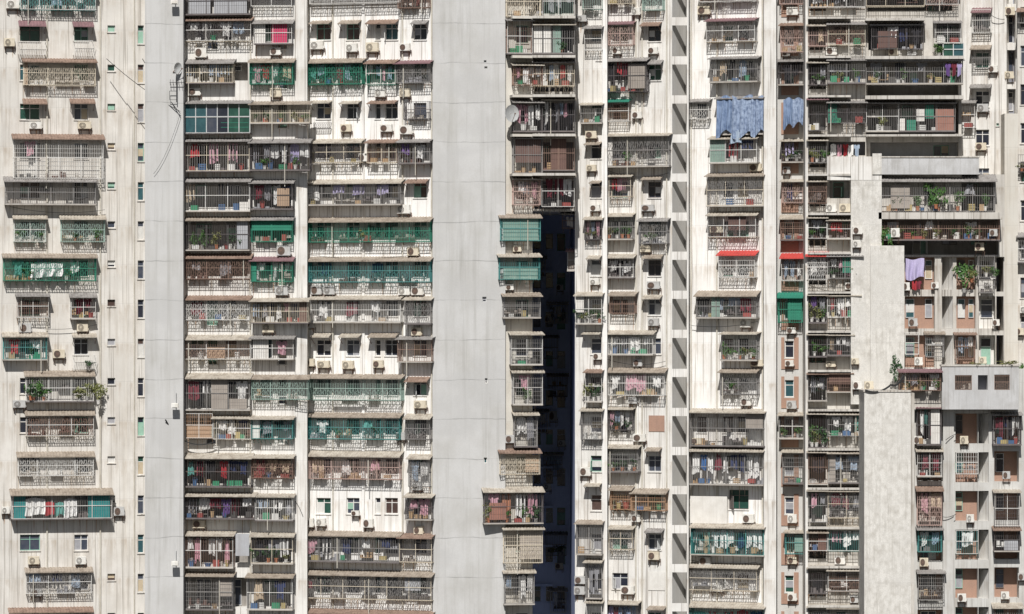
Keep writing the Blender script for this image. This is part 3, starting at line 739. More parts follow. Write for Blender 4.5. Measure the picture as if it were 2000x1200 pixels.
C1b = Wing('narrow strip', 0, 1176, .75)
building('white_pier', 'thin bright pier right of the narrow strip', C1b, 1176, 1186, TOP, None, WALL['W'], depth=9)
building('apartment_block', 'white middle block between the thin pier and the beam shaft', C2, 1184, 1311, TOP, None, WALL['C'],
         cols=[(1196,1226,0,31),(1266,1291,0,31)], rows=(50,76.4,16), skip={(1,2),(1,10),(1,14)}, pils=[(1240,1247,.1)], pipes=[(1302,),(1242,),(1254,)], depth=9)
# beam shaft: a slanting wall behind open beams
b = building('beam_shaft', 'tall shaft of open beams with slanting grey wall', NI, 1310, 1313, TOP, None, WALL['C'], depth=2.6)
def wpt(px, y): return (px - 1000) / PPM * (D + y) / D
def slant(root, xa, ya, xb, yb, pt, pb, m, name='slanting_wall', thick=.25):
    """a vertical wall panel seen obliquely, between two plan points"""
    ox, oy = root.location.x, root.location.y; A = (wpt(xa, ya) - ox, ya - oy); B = (wpt(xb, yb) - ox, yb - oy); mb = MB()
    zt = ZC + (600 - pt) / PPM; zb = 0 if pb is None else ZC + (600 - pb) / PPM
    i = len(mb.v); mb.v += [(A[0],A[1],zb),(B[0],B[1],zb),(B[0],B[1]+thick,zb),(A[0],A[1]+thick,zb),(A[0],A[1],zt),(B[0],B[1],zt),(B[0],B[1]+thick,zt),(A[0],A[1]+thick,zt)]
    mb.f += [(0,3,2,1),(4,5,6,7),(0,1,5,4),(1,2,6,5),(2,3,7,6),(3,0,4,7)]; return mb.build(name, m, root)
def beam(root, x0, x1, p0, p1, y0, y1, m, name='beam'):
    ox, oy = root.location.x, root.location.y; mb = MB(); k = (D + y0) / D
    mb.box(wpt(x0, y0)-ox, wpt(x1, y0)-ox, y0-oy, y1-oy, ZC+(600-p1)/PPM*k, ZC+(600-p0)/PPM*k); return mb.build(name, m, root)
slant(b, 1312.5, .9, 1343, 2.9, TOP, None, WALL['N'])
for k in range(-2, 16):
    beam(b, 1313, 1342.5, 34 + 76.3*k, 50 + 76.3*k, .72, .82, WALL['C'])
NJ = Wing('beam shaft', 0, 1342, .55)
building('shaft_post', 'thin post closing the right side of the beam shaft', NJ, 1341.5, 1345, TOP, None, WALL['C'], depth=2.2)
building('apartment_block', 'tall white block with staggered cages right of the beam shaft', DD, 1345, 1495, TOP, None, WALL['W'],
         cols=[(1361,1380,0,31,(2,7,10,13)),(1412,1432,0,31),(1440,1462,0,31)], rows=(50,76.4,16), depth=9, pipes=[(1350,),(1400,),(1489,)], skip={(1,12),(2,12)}, holes=[(1424,1462,957,995)])
building('white_pier', 'broad cream pier left of the brick recess', PD, 1492, 1516, TOP, None, WALL['C'], depth=8)
b = building('brick_recess', 'recess with brick orange window bays right of the broad pier', R9, 1514, 1575, TOP, None, WALL['N'],
         cols=[(1533,1550,5,38)], rows=(50,76.4,16), depth=6, pils=[])
u_a, u_b = R9.U(1526), R9.U(1532); u_c, u_d = R9.U(1551), R9.U(1560)
for k in range(-1, 16):       # brick coloured jambs and aprons round each recess window
    zt_, zb_ = R9.Z(48 + 76.4*k), R9.Z(110 + 76.4*k)
    s = MB(); s.box(u_a, u_b, -.06, -.004, zb_, zt_); s.box(u_c, u_d, -.06, -.004, zb_, zt_); s.box(u_b+.002, u_c-.002, -.06, -.004, zb_, R9.Z(90 + 76.4*k)); s.build('brick_surround', WALL['O'], b)
PF = Wing('shaded block', 0, 1573, -.1)
building('thin_post', 'thin cream post between brick recess and shaded block', PF, 1573, 1578, TOP, None, WALL['C'], depth=8)
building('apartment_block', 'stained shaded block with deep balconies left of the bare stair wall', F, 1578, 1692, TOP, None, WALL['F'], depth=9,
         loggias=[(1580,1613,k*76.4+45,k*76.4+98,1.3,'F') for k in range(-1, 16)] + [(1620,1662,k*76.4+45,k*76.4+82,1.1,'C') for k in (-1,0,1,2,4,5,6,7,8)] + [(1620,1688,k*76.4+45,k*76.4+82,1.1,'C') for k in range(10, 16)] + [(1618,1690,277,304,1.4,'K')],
         bands=[(1578,1662,35+76.4*k,39+76.4*k,1.15) for k in range(-1, 10)]+[(1578,1690,35+76.4*k,39+76.4*k,1.15) for k in range(10, 16)])
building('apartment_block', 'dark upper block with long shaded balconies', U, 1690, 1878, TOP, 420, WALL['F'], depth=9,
         loggias=[(1696,1800,45,98,1.8,'K'),(1694,1872,120,186,1.8,'F'),(1694,1872,200,262,1.8,'F'),(1700,1872,278,306,1.6,'G'),(1830,1874,45,108,1.2,'K'),(1694,1860,-25,22,1.4,'F')],
         bands=[(1690,1882,112,118,1.5),(1690,1882,189,196,1.6),(1690,1806,38,43,1.4),(1692,1880,264,268,1.3)])
b = building('stair_wall', 'bare cream stair wall stepping down behind the blank end wall', W1, 1662, 1722, 345, 790, WALL['B'], depth=3)
beam(b, 1616, 1722, 306, 352, -.62, 1.4, WALL['C'], 'parapet'); beam(b, 1722, 1912, 308, 341, -.4, 1.6, WALL['G'], 'parapet')
beam(b, 1700, 1766, 480, 790, -.85, 2.0, WALL['B'], 'stair_flank'); beam(b, 1704, 1722, 300, 341, -.7, -.5, WALL['B'], 'chimney_stub')
building('end_wall', 'mottled blank concrete end wall at the lower right', W2, 1688, 1779, 766, None, WALL['B'], depth=9)
W2b = Wing('blank end wall', 0, 1779, -4.8)
building('end_wall_return', 'thin cream return strip along the blank end wall', W2b, 1779, 1786, 768, None, WALL['F'], depth=9)
GU = Wing('brick block', 0, 1722, .9)
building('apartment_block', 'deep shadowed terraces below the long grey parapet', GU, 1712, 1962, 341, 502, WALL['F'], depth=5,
         loggias=[(1724,1942,352,412,2.4,'F'),(1720,1950,430,498,2.2,'F')], bands=[(1716,1956,416,429,1.5)])
b = building('apartment_block', 'brick coloured block with light wells beneath the shadowed terraces', G, 1765, 1962, 502, None, WALL['F'], depth=8,
         loggias=[(1767,1825,503+76*k,566+76*k,.6,'Ox') for k in range(3)] + [(1840,1861,503+76*k,566+76*k,2.3,'C x') for k in range(3)] + [(1868,1905,503+76*k,566+76*k,.6,'Ox') for k in range(3)] + [(1912,1944,503+76*k,566+76*k,1.0,'C') for k in range(3)] + [(1946,1960,503+76*k,570+76*k,3.0,'Kx') for k in range(3)],
         pils=[(1826,1838,.25)])
for k in range(3):
    slant(b, 1840, 2.75, 1860.5, 1.35, 503+76*k, 566+76*k, WALL['W'])
    for (xa, xb) in ((1770,1787),(1808,1822),(1872,1886),(1893,1903)):
        w_ = add_window(b, G.U(xa), G.U(xb), G.Z(545+76*k), G.Z(508+76*k), .58)
b = building('apartment_block', 'lower right block of framed cells under a grey parapet', H, 1786, 2030, 722, None, WALL['H'], depth=7,
         loggias=[(1792,1841,800+78.2*k,862+78.2*k,1.2,'O') for k in range(6)] + [(1866,1910,808+75.6*k,875+75.6*k-8,.8,'Ox') for k in range(6)] + [(1911,1931,808+75.6*k,875+75.6*k-8,2.4,'C x') for k in range(6)] + [(1942,1990,806+75.6*k,872+75.6*k-6,1.2,'Ox') for k in range(6)],
         pils=[(1842,1863,.35)])
for k in range(6):
    slant(b, 1912, -.45, 1931.2, -1.85, 808+75.6*k, 867+75.6*k, WALL['W'])
    for (xa, xb) in ((1868,1882),(1948,1964)):
        add_window(b, H.U(xa), H.U(xb), H.Z(848+75.6*k), H.Z(811+75.6*k), .78 if xa < 1900 else 1.18)
PR = Wing('grey parapet block', 0, 1840, -3.5)
building('parapet_block', 'grey parapet block with three square openings at right', PR, 1840, 1990, 716, 800, WALL['G'], depth=1.2,
         loggias=[(1865,1898,733,762,1.0,'F'),(1910,1929,733,762,1.0,'Kx'),(1942,1972,732,762,1.0,'F')])
building('far_tower', 'cream tower with canopied windows in the upper right', T, 1868, 1966, TOP, None, WALL['C'], depth=9,
         cols=[(1905,1932,0,31)], rows=(27,75.5,5), holes=[(1946,1951,241,246)])
building('pier_column', 'tall pale pier near the right edge', RP, 1962, 1988, 222, None, WALL['E'], depth=6)
RQ = Wing('right pier', 0, 1962, 4.5)
building('window_column', 'column of small stacked openings beside the far tower', RQ, 1961, 1990, TOP, 240, WALL['C'], depth=5,
         loggias=[(1964,1984,22+76*k,92+76*k-8,1.0,'K') for k in range(-1, 3)])
building('apartment_block', 'cream sliver of block cut by the right edge', RE, 1987, 2060, TOP, 724, WALL['L'], depth=8,
         cols=[(1993,2006,0,40),(2020,2040,0,40)], rows=(14,75.5,10))

# ------------------------------------------------------------------ cages: one row per line, photo pixels
def K(W, rows):
    for r in rows: cage(W, *r[:4], r[4], r[5], r[6] if len(r) > 6 else '', r[7] if len(r) > 7 else None, r[8] if len(r) > 8 else 0.0)
K(L, [(40,187,-28,18,'t','T','s l3 Lnbw a.15',.7),(47,187,115,166,'r','c','h s a.55 a.85 P0-.06-o',.75),(27,202,263,348,'r','w','h g a.14 a.6 A10 l1 Lp',.8),
 (11,187,347,398,'g','g','h t a.57 A9',.8),(28,90,421,472,'w','p','h s p2 A7',.6),(120,205,421,472,'w','p','h s a.25 p2 A8',.7),
 (8,188,496,548,'t','G','h s l3 Lwbtyw a.1 p2 A8',.8),(34,95,573,620,'g','w','h g A6',.7),(139,187,573,622,'g','w','t l2 Lmrw j2',.65),
 (7,92,650,702,'w','T','t h j4 Lwr l2 A8 p1',.7),(51,183,726,784,'t','w','t h A9',.75),(52,183,803,852,'t','c','s A8',.7),
 (36,183,883,930,'t','w','h s a.45 A9',.65),(23,219,956,1014,'t','g','h t A10 P.02-.14-T/.76-.98-T',.85),(52,179,1109,1160,'t','w','h s l3 Lnbgw a.55 A8',.6),(20,180,1187,1250,'r','c','h s',.7)])
win_awning(L, 38, 88, 41, 50, 'm'); win_awning(L, 144, 181, 43, 51, 'm'); win_awning(L, 46, 90, 193, 202, 'r'); win_awning(L, 138, 184, 193, 201, 'r'); win_awning(L, 143, 187, 651, 658, 'w')
rack(L, 36, 90, 82, 106); rack(L, 144, 182, 80, 108); rack(L, 143, 186, 694, 720)
for q in [(12,38,0,17),(8,29,75,91),(57,82,238,252),(152,178,238,252),(37,61,632,650),(150,172,631,648),(103,127,683,700),(25,50,782,797),(122,144,812,823),(222,243,990,1008),(3,19,990,1004),(55,77,1087,1103),(147,168,1087,1103),(60,60+22,1150,1165)]: AC(L, *q)
sheet_cloth(L, 60, 122, 514, 541, 'z', .7); sheet_cloth(L, 49, 88, 974, 1006, 'w', .75); hang(L, 88, 106, 981, 1006, 'r', 'towel', .76); hang(L, 108, 126, 982, 1007, 't', 'towel', .76); hang(L, 125, 150, 975, 1010, 'z', 'sheet', .8)
for q in [(66,784,40,48,.55,0),(85,784,30,26,.6,0),(170,783,40,38,.7,2),(192,790,38,40,.85,2),(155,784,30,22,.65,2),(172,722,22,18,.5,1),(60,782,24,30,.9,1)]: plant(L, *q)
K(BL, [(360,489,-30,28,'g','d','h t P.06-.4-g/.44-.95-g A8',.9),(490,570,-30,12,'g','w','h s',.7),
 (358,490,32,80,'r','c','h s l4 Lwbgt j3',.8),(496,570,38,85,'g','w','t P.02-.3-w/.46-.88-r',.7),
 (357,455,116,162,'g','c','t h l4 Lbbwn j3',.8),(487,572,114,164,'t','G','h s l4 Lerpbw S',.8),
 (361,488,196,260,'g','s','X t A6 P.55-.98-G-.02-.5',.85),(489,605,198,240,'t','c','h p5 j3 t A6',.8),
 (362,487,270,334,'g','c','t l3 Lpowr j5 A6',.85),(488,605,272,332,'g','d','h t l6 Lulywrp j5 p2 A7',.9),
 (358,488,347,412,'g','w','h t j3 l2 P.84-.98-w-.02-.3 A8',.85),(489,572,351,408,'g','d','h t l4 Lwgmn P.62-.92-o-.1-.8 j2 A7',.8),
 (361,487,424,488,'t','d','h t p5 j4 P.8-.98-g A7',.9),(490,571,423,472,'g','G','h S P.02-.98-G-.5-.98 j2 A7',.7),
 (361,489,496,545,'r','b','h s l2 Lgeg a.82 A9',.8),(490,571,502,550,'m','G','h S l6 Lzwwbk P.02-.14-G A8',.75),
 (361,487,578,625,'r','w','h s j3 l2 A8',.8),(490,602,583,630,'w','c','h t l7 Lwwpbno j5 P.84-.98-m A6',.8),
 (360,489,655,702,'w','c','h s ss j2 P.34-.62-o-.05-.6 A9',.8),(490,573,657,701,'g','w','h t P.04-.42-w l2 Lpeg A5',.75),
 (361,488,731,800,'w','k' if 0 else 'g','t h l4 Lkwpm P.40-.66-k/.68-.96-k-.02-.35 A9',.9),(491,602,733,780,'t','p','h s S A8',.75),
 (362,415,808,856,'w','o','h g n P.04-.98-o-.0-.55',.75),(416,490,812,858,'w','c','h j4 l3 Lgwt A6',.8),(491,572,814,857,'w','T','h l4 Lgbkw P.02-.2-w S A5',.8),
 (359,490,888,950,'w','d','h t l6 Lwnrtk j5 A8',.95),(491,572,890,934,'w','b','h s l3 Luwe j3 A5',.8),
 (360,497,964,1012,'w','d','h t l6 Lwmguw j6 A6',.9),(498,572,966,1016,'w','w','t h l5 Lgwbbw j3 A5',.85),
 (360,455,1040,1108,'w','b','t h l6 Lwwkppu j5 A7',.9),(490,572,1042,1100,'w','c','t h l3 Lwgk p4 A7',.8),
 (361,455,1120,1190,'t','g','t h g P.7-.98-k-.4-.95 j2 A6',.9),(482,571,1122,1190,'t','w','t h l2 Lnr j4 A7',.85),(362,455,1205,1260,'p' if 0 else 'w','p','h t A8',.9)])
K(SA, [(461,487,1040,1088,'w','g','n P.02-.98-g',.3)] if 0 else [])
for q in [(380,403,93,113),(527,548,93,108),(367,391,172,187),(540,567,480,500),(537,562,559,577),(512,535,630,650),(376,400,1016,1032),(527,549,172,190)]: AC(BL, *q)
K(BR, [(604,779,-34,8,'w','w','s h a.3 a.6 l1',.8),(776,836,-34,16,'w','b','h s ss l5 Lkkmg',.7),
 (600,707,114,165,'t','G','h s l6 Lwtprbw S j2 A8',.8),(715,772,117,165,'r','G','h l4 Lwbpw S A7',.8),(773,840,117,162,'m','g','h s A7',.8),
 (788,838,198,233,'r','d','n h s ss',.7),(604,705,271,318,'w','c','h a.4 j3 s A8',.8),(716,774,272,318,'r','c','h j2 A7',.8),(777,839,272,319,'g','g','t l2 Luw A6',.8),
 (590,782,350,400,'w','g','h t a.1 a.52 l4 Llwbn j3 A8',.85),(601,840,425,473,'t','G','h a.23 S s ss A8 p1 j1',.8),(602,840,502,551,'t','T','h s ss l2 Lbn A8 S',.8),
 (605,782,578,629,'w','w','h t l3 Lwwm j2 A7 S',.75),(789,841,580,632,'w','g','h s t A6',.8),(776,843,658,706,'g','b','h t a.18 A5',.85),
 (603,783,732,781,'t','p','h S s ss a.27 a.6 A8 P.25-.62-w-.02-.2',.8),(599,780,808,857,'t','T','h S a.27 a.62 s ss A8 l2 Lt p2',.8),(791,839,810,858,'w','g','h A9 s ss a.2',.75),
 (603,780,884,935,'w','P','h s ss a.3 a.62 l3 Lewp A9 j4',.8),(797,838,889,950,'w','g','h g s l2 Lwb A8',.7),(791,843,965,1014,'w','d','h t j3 l2 Lrp A7 a.2',.85),
 (584,779,1041,1095,'t','g','h t a.08 a.63 l5 Lnwmnp j3 A8',.85),(780,843,1044,1098,'r','c','h s ss A8',.8),(584,842,1119,1168,'t','c','h s a.06 a.27 a.5 a.78 A8 P.8-.92-g-.4-.95 l1 Lm',.85),(586,843,1195,1260,'r','b','h',.8)])
K(BR, [(700,706,300,301,'w','w','n')] if 0 else [])
for q in [(602,649,40,46,'t'),(659,706,39,46,'t'),(713,779,38,46,'r'),(801,838,39,46,'g'),(788,839,350,357,'r'),(605,650,650,658,'w'),(660,707,651,658,'w'),(717,780,650,658,'t'),(789,841,736,745,'r'),(603,650,196,201,'w'),(661,707,197,202,'w'),(716,778,196,202,'r')]: win_awning(BR, *q)
rack(BR, 612, 645, 240, 252, .35, 'g')
for q in [(605,631,80,97),(675,697,85,102),(714,738,83,102),(780,800,85,100),(732,752,173,190),(780,800,173,190),(665,685,243,258),(742,765,243,258),(780,805,245,263),(700,719,300,316),(780,803,287,303),(775,800,400,418),(795,817,483,500),(607,628,558,576),(632,653,558,576),(777,800,560,577),(803,826,560,577),(803,823,640,656),(593,613,627,641),(593,613,701,716),(619,643,705,719),(668,690,705,721),(728,748,704,719),(808,832,783,798),(773,791,845,860),(805,823,943,958),(593,612,1013,1030),(617,635,1013,1028),(686,701,998,1008),(709,728,1014,1031),(808,826,1028,1044)]: AC(BR, *q)
K(E, [(990,1057,-30,32,'g','c','h s j2',.8),(991,1040,36,104,'g','b','h t A5 j3',.8),(1003,1060,122,166,'w','b','h l4 Lwbpr j3 A6',.8),(1003,1060,193,256,'g','d','h t l4 Lwgpw j2',.8),
 (1003,1060,266,338,'g','g','h t P.05-.95-m-.3-.98 A5',.8),(1003,1056,346,400,'w','P','h g s ss l3 Lwpg A5',.75),(978,1056,418,470,'t','T','h g S P.05-.95-p-.02-.98 A8',.8),(975,1055,495,546,'w','T','h g S P.1-.95-p-.02-.5 A7',.8),
 (983,1056,573,620,'t','g','t h g j3 A6',.8),(998,1060,649,712,'w','g','t h g A5 j2',.75),(1002,1060,723,790,'w','g','t h g l1 Lpp p1 A5',.75),(1005,1050,805,872,'w','g','t h l2 Lwg g A6',.7),
 (977,1055,877,927,'r','c','h g s P.62-.98-o-.1-.9 A8',.8),(946,1061,953,1022,'w','d','h t l4 Loowp P.08-.38-b-.1-.65 p4 j3 A8',.9),(984,1060,1028,1100,'w','c','h g s ss P.4-.98-k-.1-.98 A6',.85),(985,1044,1113,1180,'w','g','t h g l4 Lkbwb A6',.75)])
K(EU, [(1060,1122,-30,30,'g','p','h l3 Lgw',.7),(1042,1122,44,104,'w','g','t P.0-.22-w/.24-.44-w/.46-.68-p A5 p1',.9),(1042,1122,117,168,'g','c','h l6 Lwwpbr j3 A6',.85),(1060,1122,191,256,'w','d','h t l6 Lwwpbgk A5',.8),(1060,1122,262,332,'w','b','h t P.25-.75-m j2 A8',.85),(1058,1122,341,404,'w','d','h l3 Lwkm j2 a.6 a.88 A5',.8)])
for q in [(987,1003,556,567),(986,1006,850,866),(1002,1018,480,492)]: AC(E, *q)
for i_, (xa_, pa_, xb_, pb_, W_) in enumerate(((365,208,590,214,BL),(600,498,838,494,BR),(1184,332,1306,338,C2),(1350,636,1480,628,DD),(1186,702,1300,706,C2),(1580,548,1686,552,F),(60,640,190,634,L),(20,404,205,410,L),(604,868,780,864,BR),(1348,1094,1480,1098,DD))):
    ua_ = W_.U(xa_, .3); ub_ = W_.U(xb_, .3); za_ = W_.Z(pa_, ua_, .3); zb_ = W_.Z(pb_, ub_, .3); A_ = Vector(W_.P(ua_, .3, za_)); B_ = Vector(W_.P(ub_, .3, zb_)); mb_ = MB(); pt_ = []
    for k_ in range(15): t_ = k_/14; v_ = A_.lerp(B_, t_); v_.z -= .9*t_*(1-t_)*(1 + (i_ % 3)*.4); pt_.append(tuple(v_ - A_))
    mb_.tube(pt_, .014); o_ = mb_.build('cable', M_CABLE); o_.location = A_; o_['category'] = 'cable'; o_['group'] = 'slack cables across the facades'
    o_['label'] = 'thin black wire strung along the wall, %s storey, %s' % (ORD[storey(pa_)], W_.where)
K(GP, [(1036,1066,500,540,'g','w','h A5 l2 Lw',.7),(1040,1070,800,845,'g','w','h A5 l1 Lw',.7),(1070,1108,590,632,'w','w','h A5 l3 Lwbg',.7),(1036,1060,960,1004,'w','w','h A5',.7),(1075,1106,1150,1196,'w','w','h A5 l2 Lwg',.7),(1060,1090,655,700,'g','g','h A5',.7),(1070,1108,730,775,'t','d','h A5 j2',.7),(1062,1098,884,930,'w','g','h g A5 l2 Lwb',.7),(1066,1106,1040,1085,'g','g','h A5 p2',.7)])
for q in [(1086,1100,556,568),(1064,1078,618,630),(1072,1088,800,822),(1090,1104,860,872),(1062,1076,945,958),(1084,1100,1100,1112)]: AC(GP, *q)
GQ = Wing('dark gap', 0, 1100, 3.0)
K(GQ, [(1098,1123,414,446,'g','b','h A5 l1 Lw',.7),(1108,1123,486,528,'m','b','h A5 t P.05-.95-k',.7)])
K(C1, [(1136,1175,-30,18,'w','p','h j2',.7),(1141,1175,50,98,'g','w','h A6',.6),(1133,1175,201,240,'w','g','h t j2 A4',.7),(1141,1175,424,468,'w','d','h l3 Lwpb p1 A5',.65),(1124,1175,571,632,'w','g','h t p4 P.0-.32-w-.4-.98 A7',.8),
 (1143,1175,722,784,'r','d','h t p3 A6',.7),(1134,1175,798,858,'w','g','h s ss j1 A5',.75),(1125,1175,1018,1082,'t','g','h t j2 A6',.8),(1143,1175,1094,1168,'w','g','h t l2 Lwg A5',.7),(1145,1175,1173,1240,'w','g','h t A5',.7)])
for q in [(1125,1145,30,43),(1143,1165,256,271),(1145,1164,322,335),(1152,1171,400,413),(1152,1170,545,557),(1158,1175,690,703),(1132,1153,913,930),(1122,1143,1126,1141),(1121,1142,1146,1162)]: AC(C1, *q)
for q in [(1140,1176,277,282,'t'),(1144,1176,499,505,'w'),(1135,1176,648,652,'w'),(1139,1176,944,949,'w'),(1150,1176,353,357,'t')]: win_awning(C1, *q)
K(C2, [(1187,1236,-30,8,'t','c','h s ss j2',.75),(1254,1294,-30,20,'w','p','h s ss',.7),(1186,1236,41,88,'m','P','h s A6',.75),(1168,1262,112,180,'g','d','h l6 Lrmkwep j5 P.62-.98-k-.1-.9 A7',.95),
 (1184,1228,193,237,'G','w','h g A6 S',.7),(1184,1306,260,325,'w','g','t h s p1 j3 A5 P.0-.1-w',.85),(1189,1232,340,384,'w','c','h l3 Ltpr A5',.7),(1184,1235,417,467,'w','g','h t p4 A6',.75),(1247,1303,426,476,'g','g','h s S p1 A6',.75),
 (1185,1237,497,542,'w','w','g t l2 Lpw A7',.7),(1190,1240,571,612,'t','b','h g A7',.75),(1186,1275,646,692,'w','w','h t l4 Llwgw j4 A7',.8),(1186,1297,720,772,'t','w','h l4 Lwprw j3 A8',.8),
 (1187,1235,797,840,'w','d','h l4 Lmpwbk p2 A3',.75),(1186,1246,870,921,'w','g','h g t p3 A6',.8),(1191,1232,951,995,'t','o','h g j2 A7',.75),(1233,1299,957,997,'t','o','h g j3 A8',.8),
 (1189,1235,1028,1073,'w','c','h s A6',.7),(1184,1246,1176,1240,'w','d','h l6 Lxlbux A5',.8)])
for q in [(1233,1250,15,30),(1265,1284,92,106),(1234,1253,218,232),(1252,1277,400,413),(1250,1270,480,493),(1263,1288,550,565),(1265,1286,622,637),(1237,1254,702,716),(1227,1244,776,789),(1236,1260,848,863),(1265,1287,1078,1094),(1212,1238,1145,1161),(1233,1250,1006,1020),(1196,1212,92,106)]: AC(C2, *q)
for q in [(1249,1293,43,50,'r'),(1232,1296,117,125,'g'),(1251,1296,344,350,'t'),(1253,1297,497,504,'t'),(1252,1294,576,583,'w'),(1258,1293,874,880,'t'),(1258,1298,1032,1039,'g'),(1262,1302,1184,1190,'t')]: win_awning(C2, *q)
K(DD, [(1366,1476,-30,4,'w','w','h s',.8),(1379,1474,34,82,'m','c','h s a.16 A6',.8),(1386,1479,109,160,'g','g','h t l5 Lkebbw j3 A5',.85),(1345,1384,193,232,'g','w','h s ss A6',.65),
 (1399,1490,187,262,'g','g','t h A5',.85),(1386,1478,265,318,'w','g','h t P.0-.34-p l3 Lrnw j3 A6',.85),(1380,1491,338,402,'t','c','h s t j3 A6',.85),(1382,1476,413,463,'w','c','h s ss A8 P.42-.8-m-.3-.98',.85),
 (1403,1474,490,542,'R','w','h g s ss A9',.75),(1359,1477,568,620,'t','g','h t l4 Lwtbt P.25-.4-p j3 A11',.85),(1408,1478,649,703,'w','g','h t p5 A4',.8),(1406,1478,722,770,'t','g','h s p1 A6',.8),
 (1347,1493,800,870,'w','g','h t j3 P.75-.98-k-.5-.98 a.9 A7',.9),(1346,1490,876,945,'w','g','h t l9 LBwwwnwBp j5 A7',.9),(1349,1492,1026,1082,'w','T','h t l8 Lwpwtnwr j4 A7 S',.9),(1345,1478,1104,1152,'w','c','h s g A7',.8),(1347,1492,1180,1250,'w','T','h l5 Lnrwt A9',.9)])
sheet_cloth(DD, 1400, 1432, 190, 262, 'q', 1.0); sheet_cloth(DD, 1430, 1470, 189, 266, 'x', 1.05); sheet_cloth(DD, 1466, 1491, 190, 262, 'x', 1.0); hang(DD, 1424, 1450, 255, 280, 'b', 'dress', 1.1)
for q in [(1362,1386,12,29),(1386,1411,440,455),(1463,1487,320,335),(1465,1490,703,716),(1447,1466,778,793),(1450,1472,1005,1022),(1365,1388,1088,1104),(1349,1370,856,868),(1445,1466,622,640),(1387,1411,1143,1156)]: AC(DD, *q)
K(R9, [(1522,1570,-30,8,'w','P','h',.7),(1524,1570,44,102,'r','P','h s j2 A6',.8),(1519,1571,115,165,'g','d','h t P.6-.95-n-.1-.9 A5' if 0 else 'h t A5 l2 Lnk',.85),(1526,1570,272,316,'w','d','h t p2 l1 A4',.8),
 (1527,1568,350,396,'w','P','h s l2 A5',.75),(1524,1572,421,468,'w','b','h g t j2 A7',.75),(1526,1569,496,548,'R','w','h l3 Lwbw A9',.8),(1519,1566,573,630,'G','G','h P.4-.98-G-.1-.98 A9',.85),
 (1521,1574,807,856,'w','d','h p2 t A5',.8),(1528,1574,879,944,'w','g','h g t A5 j1',.8),(1533,1570,1037,1082,'w','T','h A4 P.5-.95-p-.1-.9',.8)])
sheet_cloth(R9, 1530, 1550, 193, 248, 'q', 1.0); sheet_cloth(R9, 1548, 1569, 193, 244, 'x', 1.05)
for q in [(1536,1558,14,30),(1528,1542,96,110),(1533,1550,704,716),(1536,1555,783,799),(1538,1556,1005,1022),(1538,1556,1088,1102),(1538,1556,1160,1174),(1536,1554,640,652),(1529,1543,326,340)]: AC(R9, *q)
for q in [(1530,1566,42,46,'m')] if 0 else []: win_awning(R9, *q)
K(F, [(1579,1690,-30,14,'g','w','h l5 Lwbgrw P.1-.9-w-.5-.95',.8),(1578,1616,43,90,'w','P','h l2',.7),(1617,1690,42,88,'g','c','h s j2 A6',.8),(1578,1616,118,166,'w','d','h l2 Lgk p1 A5',.8),(1617,1690,113,162,'g','g','h t p2 j3 A5',.95),
 (1578,1616,190,255,'m','d','h j3 A5',.8),(1617,1692,196,241,'g','d','h s a.85 P.0-.25-G-.02-.98 A5 j2',.9),(1578,1615,270,318,'w','g','h p3 A5',.8),(1578,1615,350,397,'w','b','h s A5 a.25 j1',.75),
 (1578,1615,420,466,'w','d','h p2 l1 A6',.8),(1616,1662,424,466,'w','w','h t l1 Lr A7',.75),(1576,1616,493,546,'R','w','h s g l2 Lw A8',.8),(1617,1684,496,544,'g','g','h l4 Lpwzw P.42-.98-G-.25-.98 p2 A5',.9),
 (1579,1615,572,630,'w','d','h t p3 l2 Lum A5',.8),(1616,1680,572,620,'w','w','h l4 Ltnwr j3 a.7 A6',.85),(1578,1615,649,696,'w','d','h t p2 A5',.8),(1616,1667,650,694,'w','g','h t l4 Lweew j1 A5',.85),
 (1578,1615,727,782,'r','d','h t l2 Lgk A4 a.5',.8),(1616,1665,724,765,'r','b','h g t j1 P.05-.95-m-.4-.98 A6',.85),(1578,1616,803,874,'w','d','h p3 t A6',.8),(1617,1690,803,852,'w','g','h p2 l3 Lwtw j3 A7',.85),
 (1578,1616,879,945,'w','b','h t l1 j2 A5',.85),(1618,1690,880,943,'w','g','h t g P.02-.2-k j3 l2 Lwb A6',.9),(1578,1616,954,1020,'w','g','h l2 Lgpg j1 A5',.8),(1617,1690,952,1012,'w','c','h s g l3 Lwmg A8',.85),
 (1578,1616,1033,1076,'t','b','h A8 P.5-.95-m j1',.8),(1617,1690,1027,1076,'w','T','h S l3 Lpww A7',.85),(1578,1616,1106,1160,'w','d','h a.6 A5',.8),(1617,1690,1108,1155,'w','b','h g s ss A7',.85),(1578,1616,1182,1250,'w','g','h A5',.8),(1617,1690,1183,1250,'w','d','h g A6',.85)])
for q in [(1613,1634,92,108),(1613,1633,398,415),(1639,1661,398,415),(1665,1684,443,458),(1665,1681,470,484),(1650,1669,552,566),(1613,1632,705,717),(1665,1683,745,761),(1688,1706,745,761),(1630,1650,1087,1103),(1664,1676,700,712),(1660,1676,1164,1178)]: AC(F if q[0] < 1664 or q[2] > 1000 else W1, *q)
for k, q in enumerate([(1622,282,'w'),(1634,283,'p'),(1646,282,'r'),(1656,284,'w'),(1668,283,'b')]): hang(F, q[0], q[0]+11, q[1], q[1]+22, q[2], random.choice(['shirt','vest','towel']), .1)
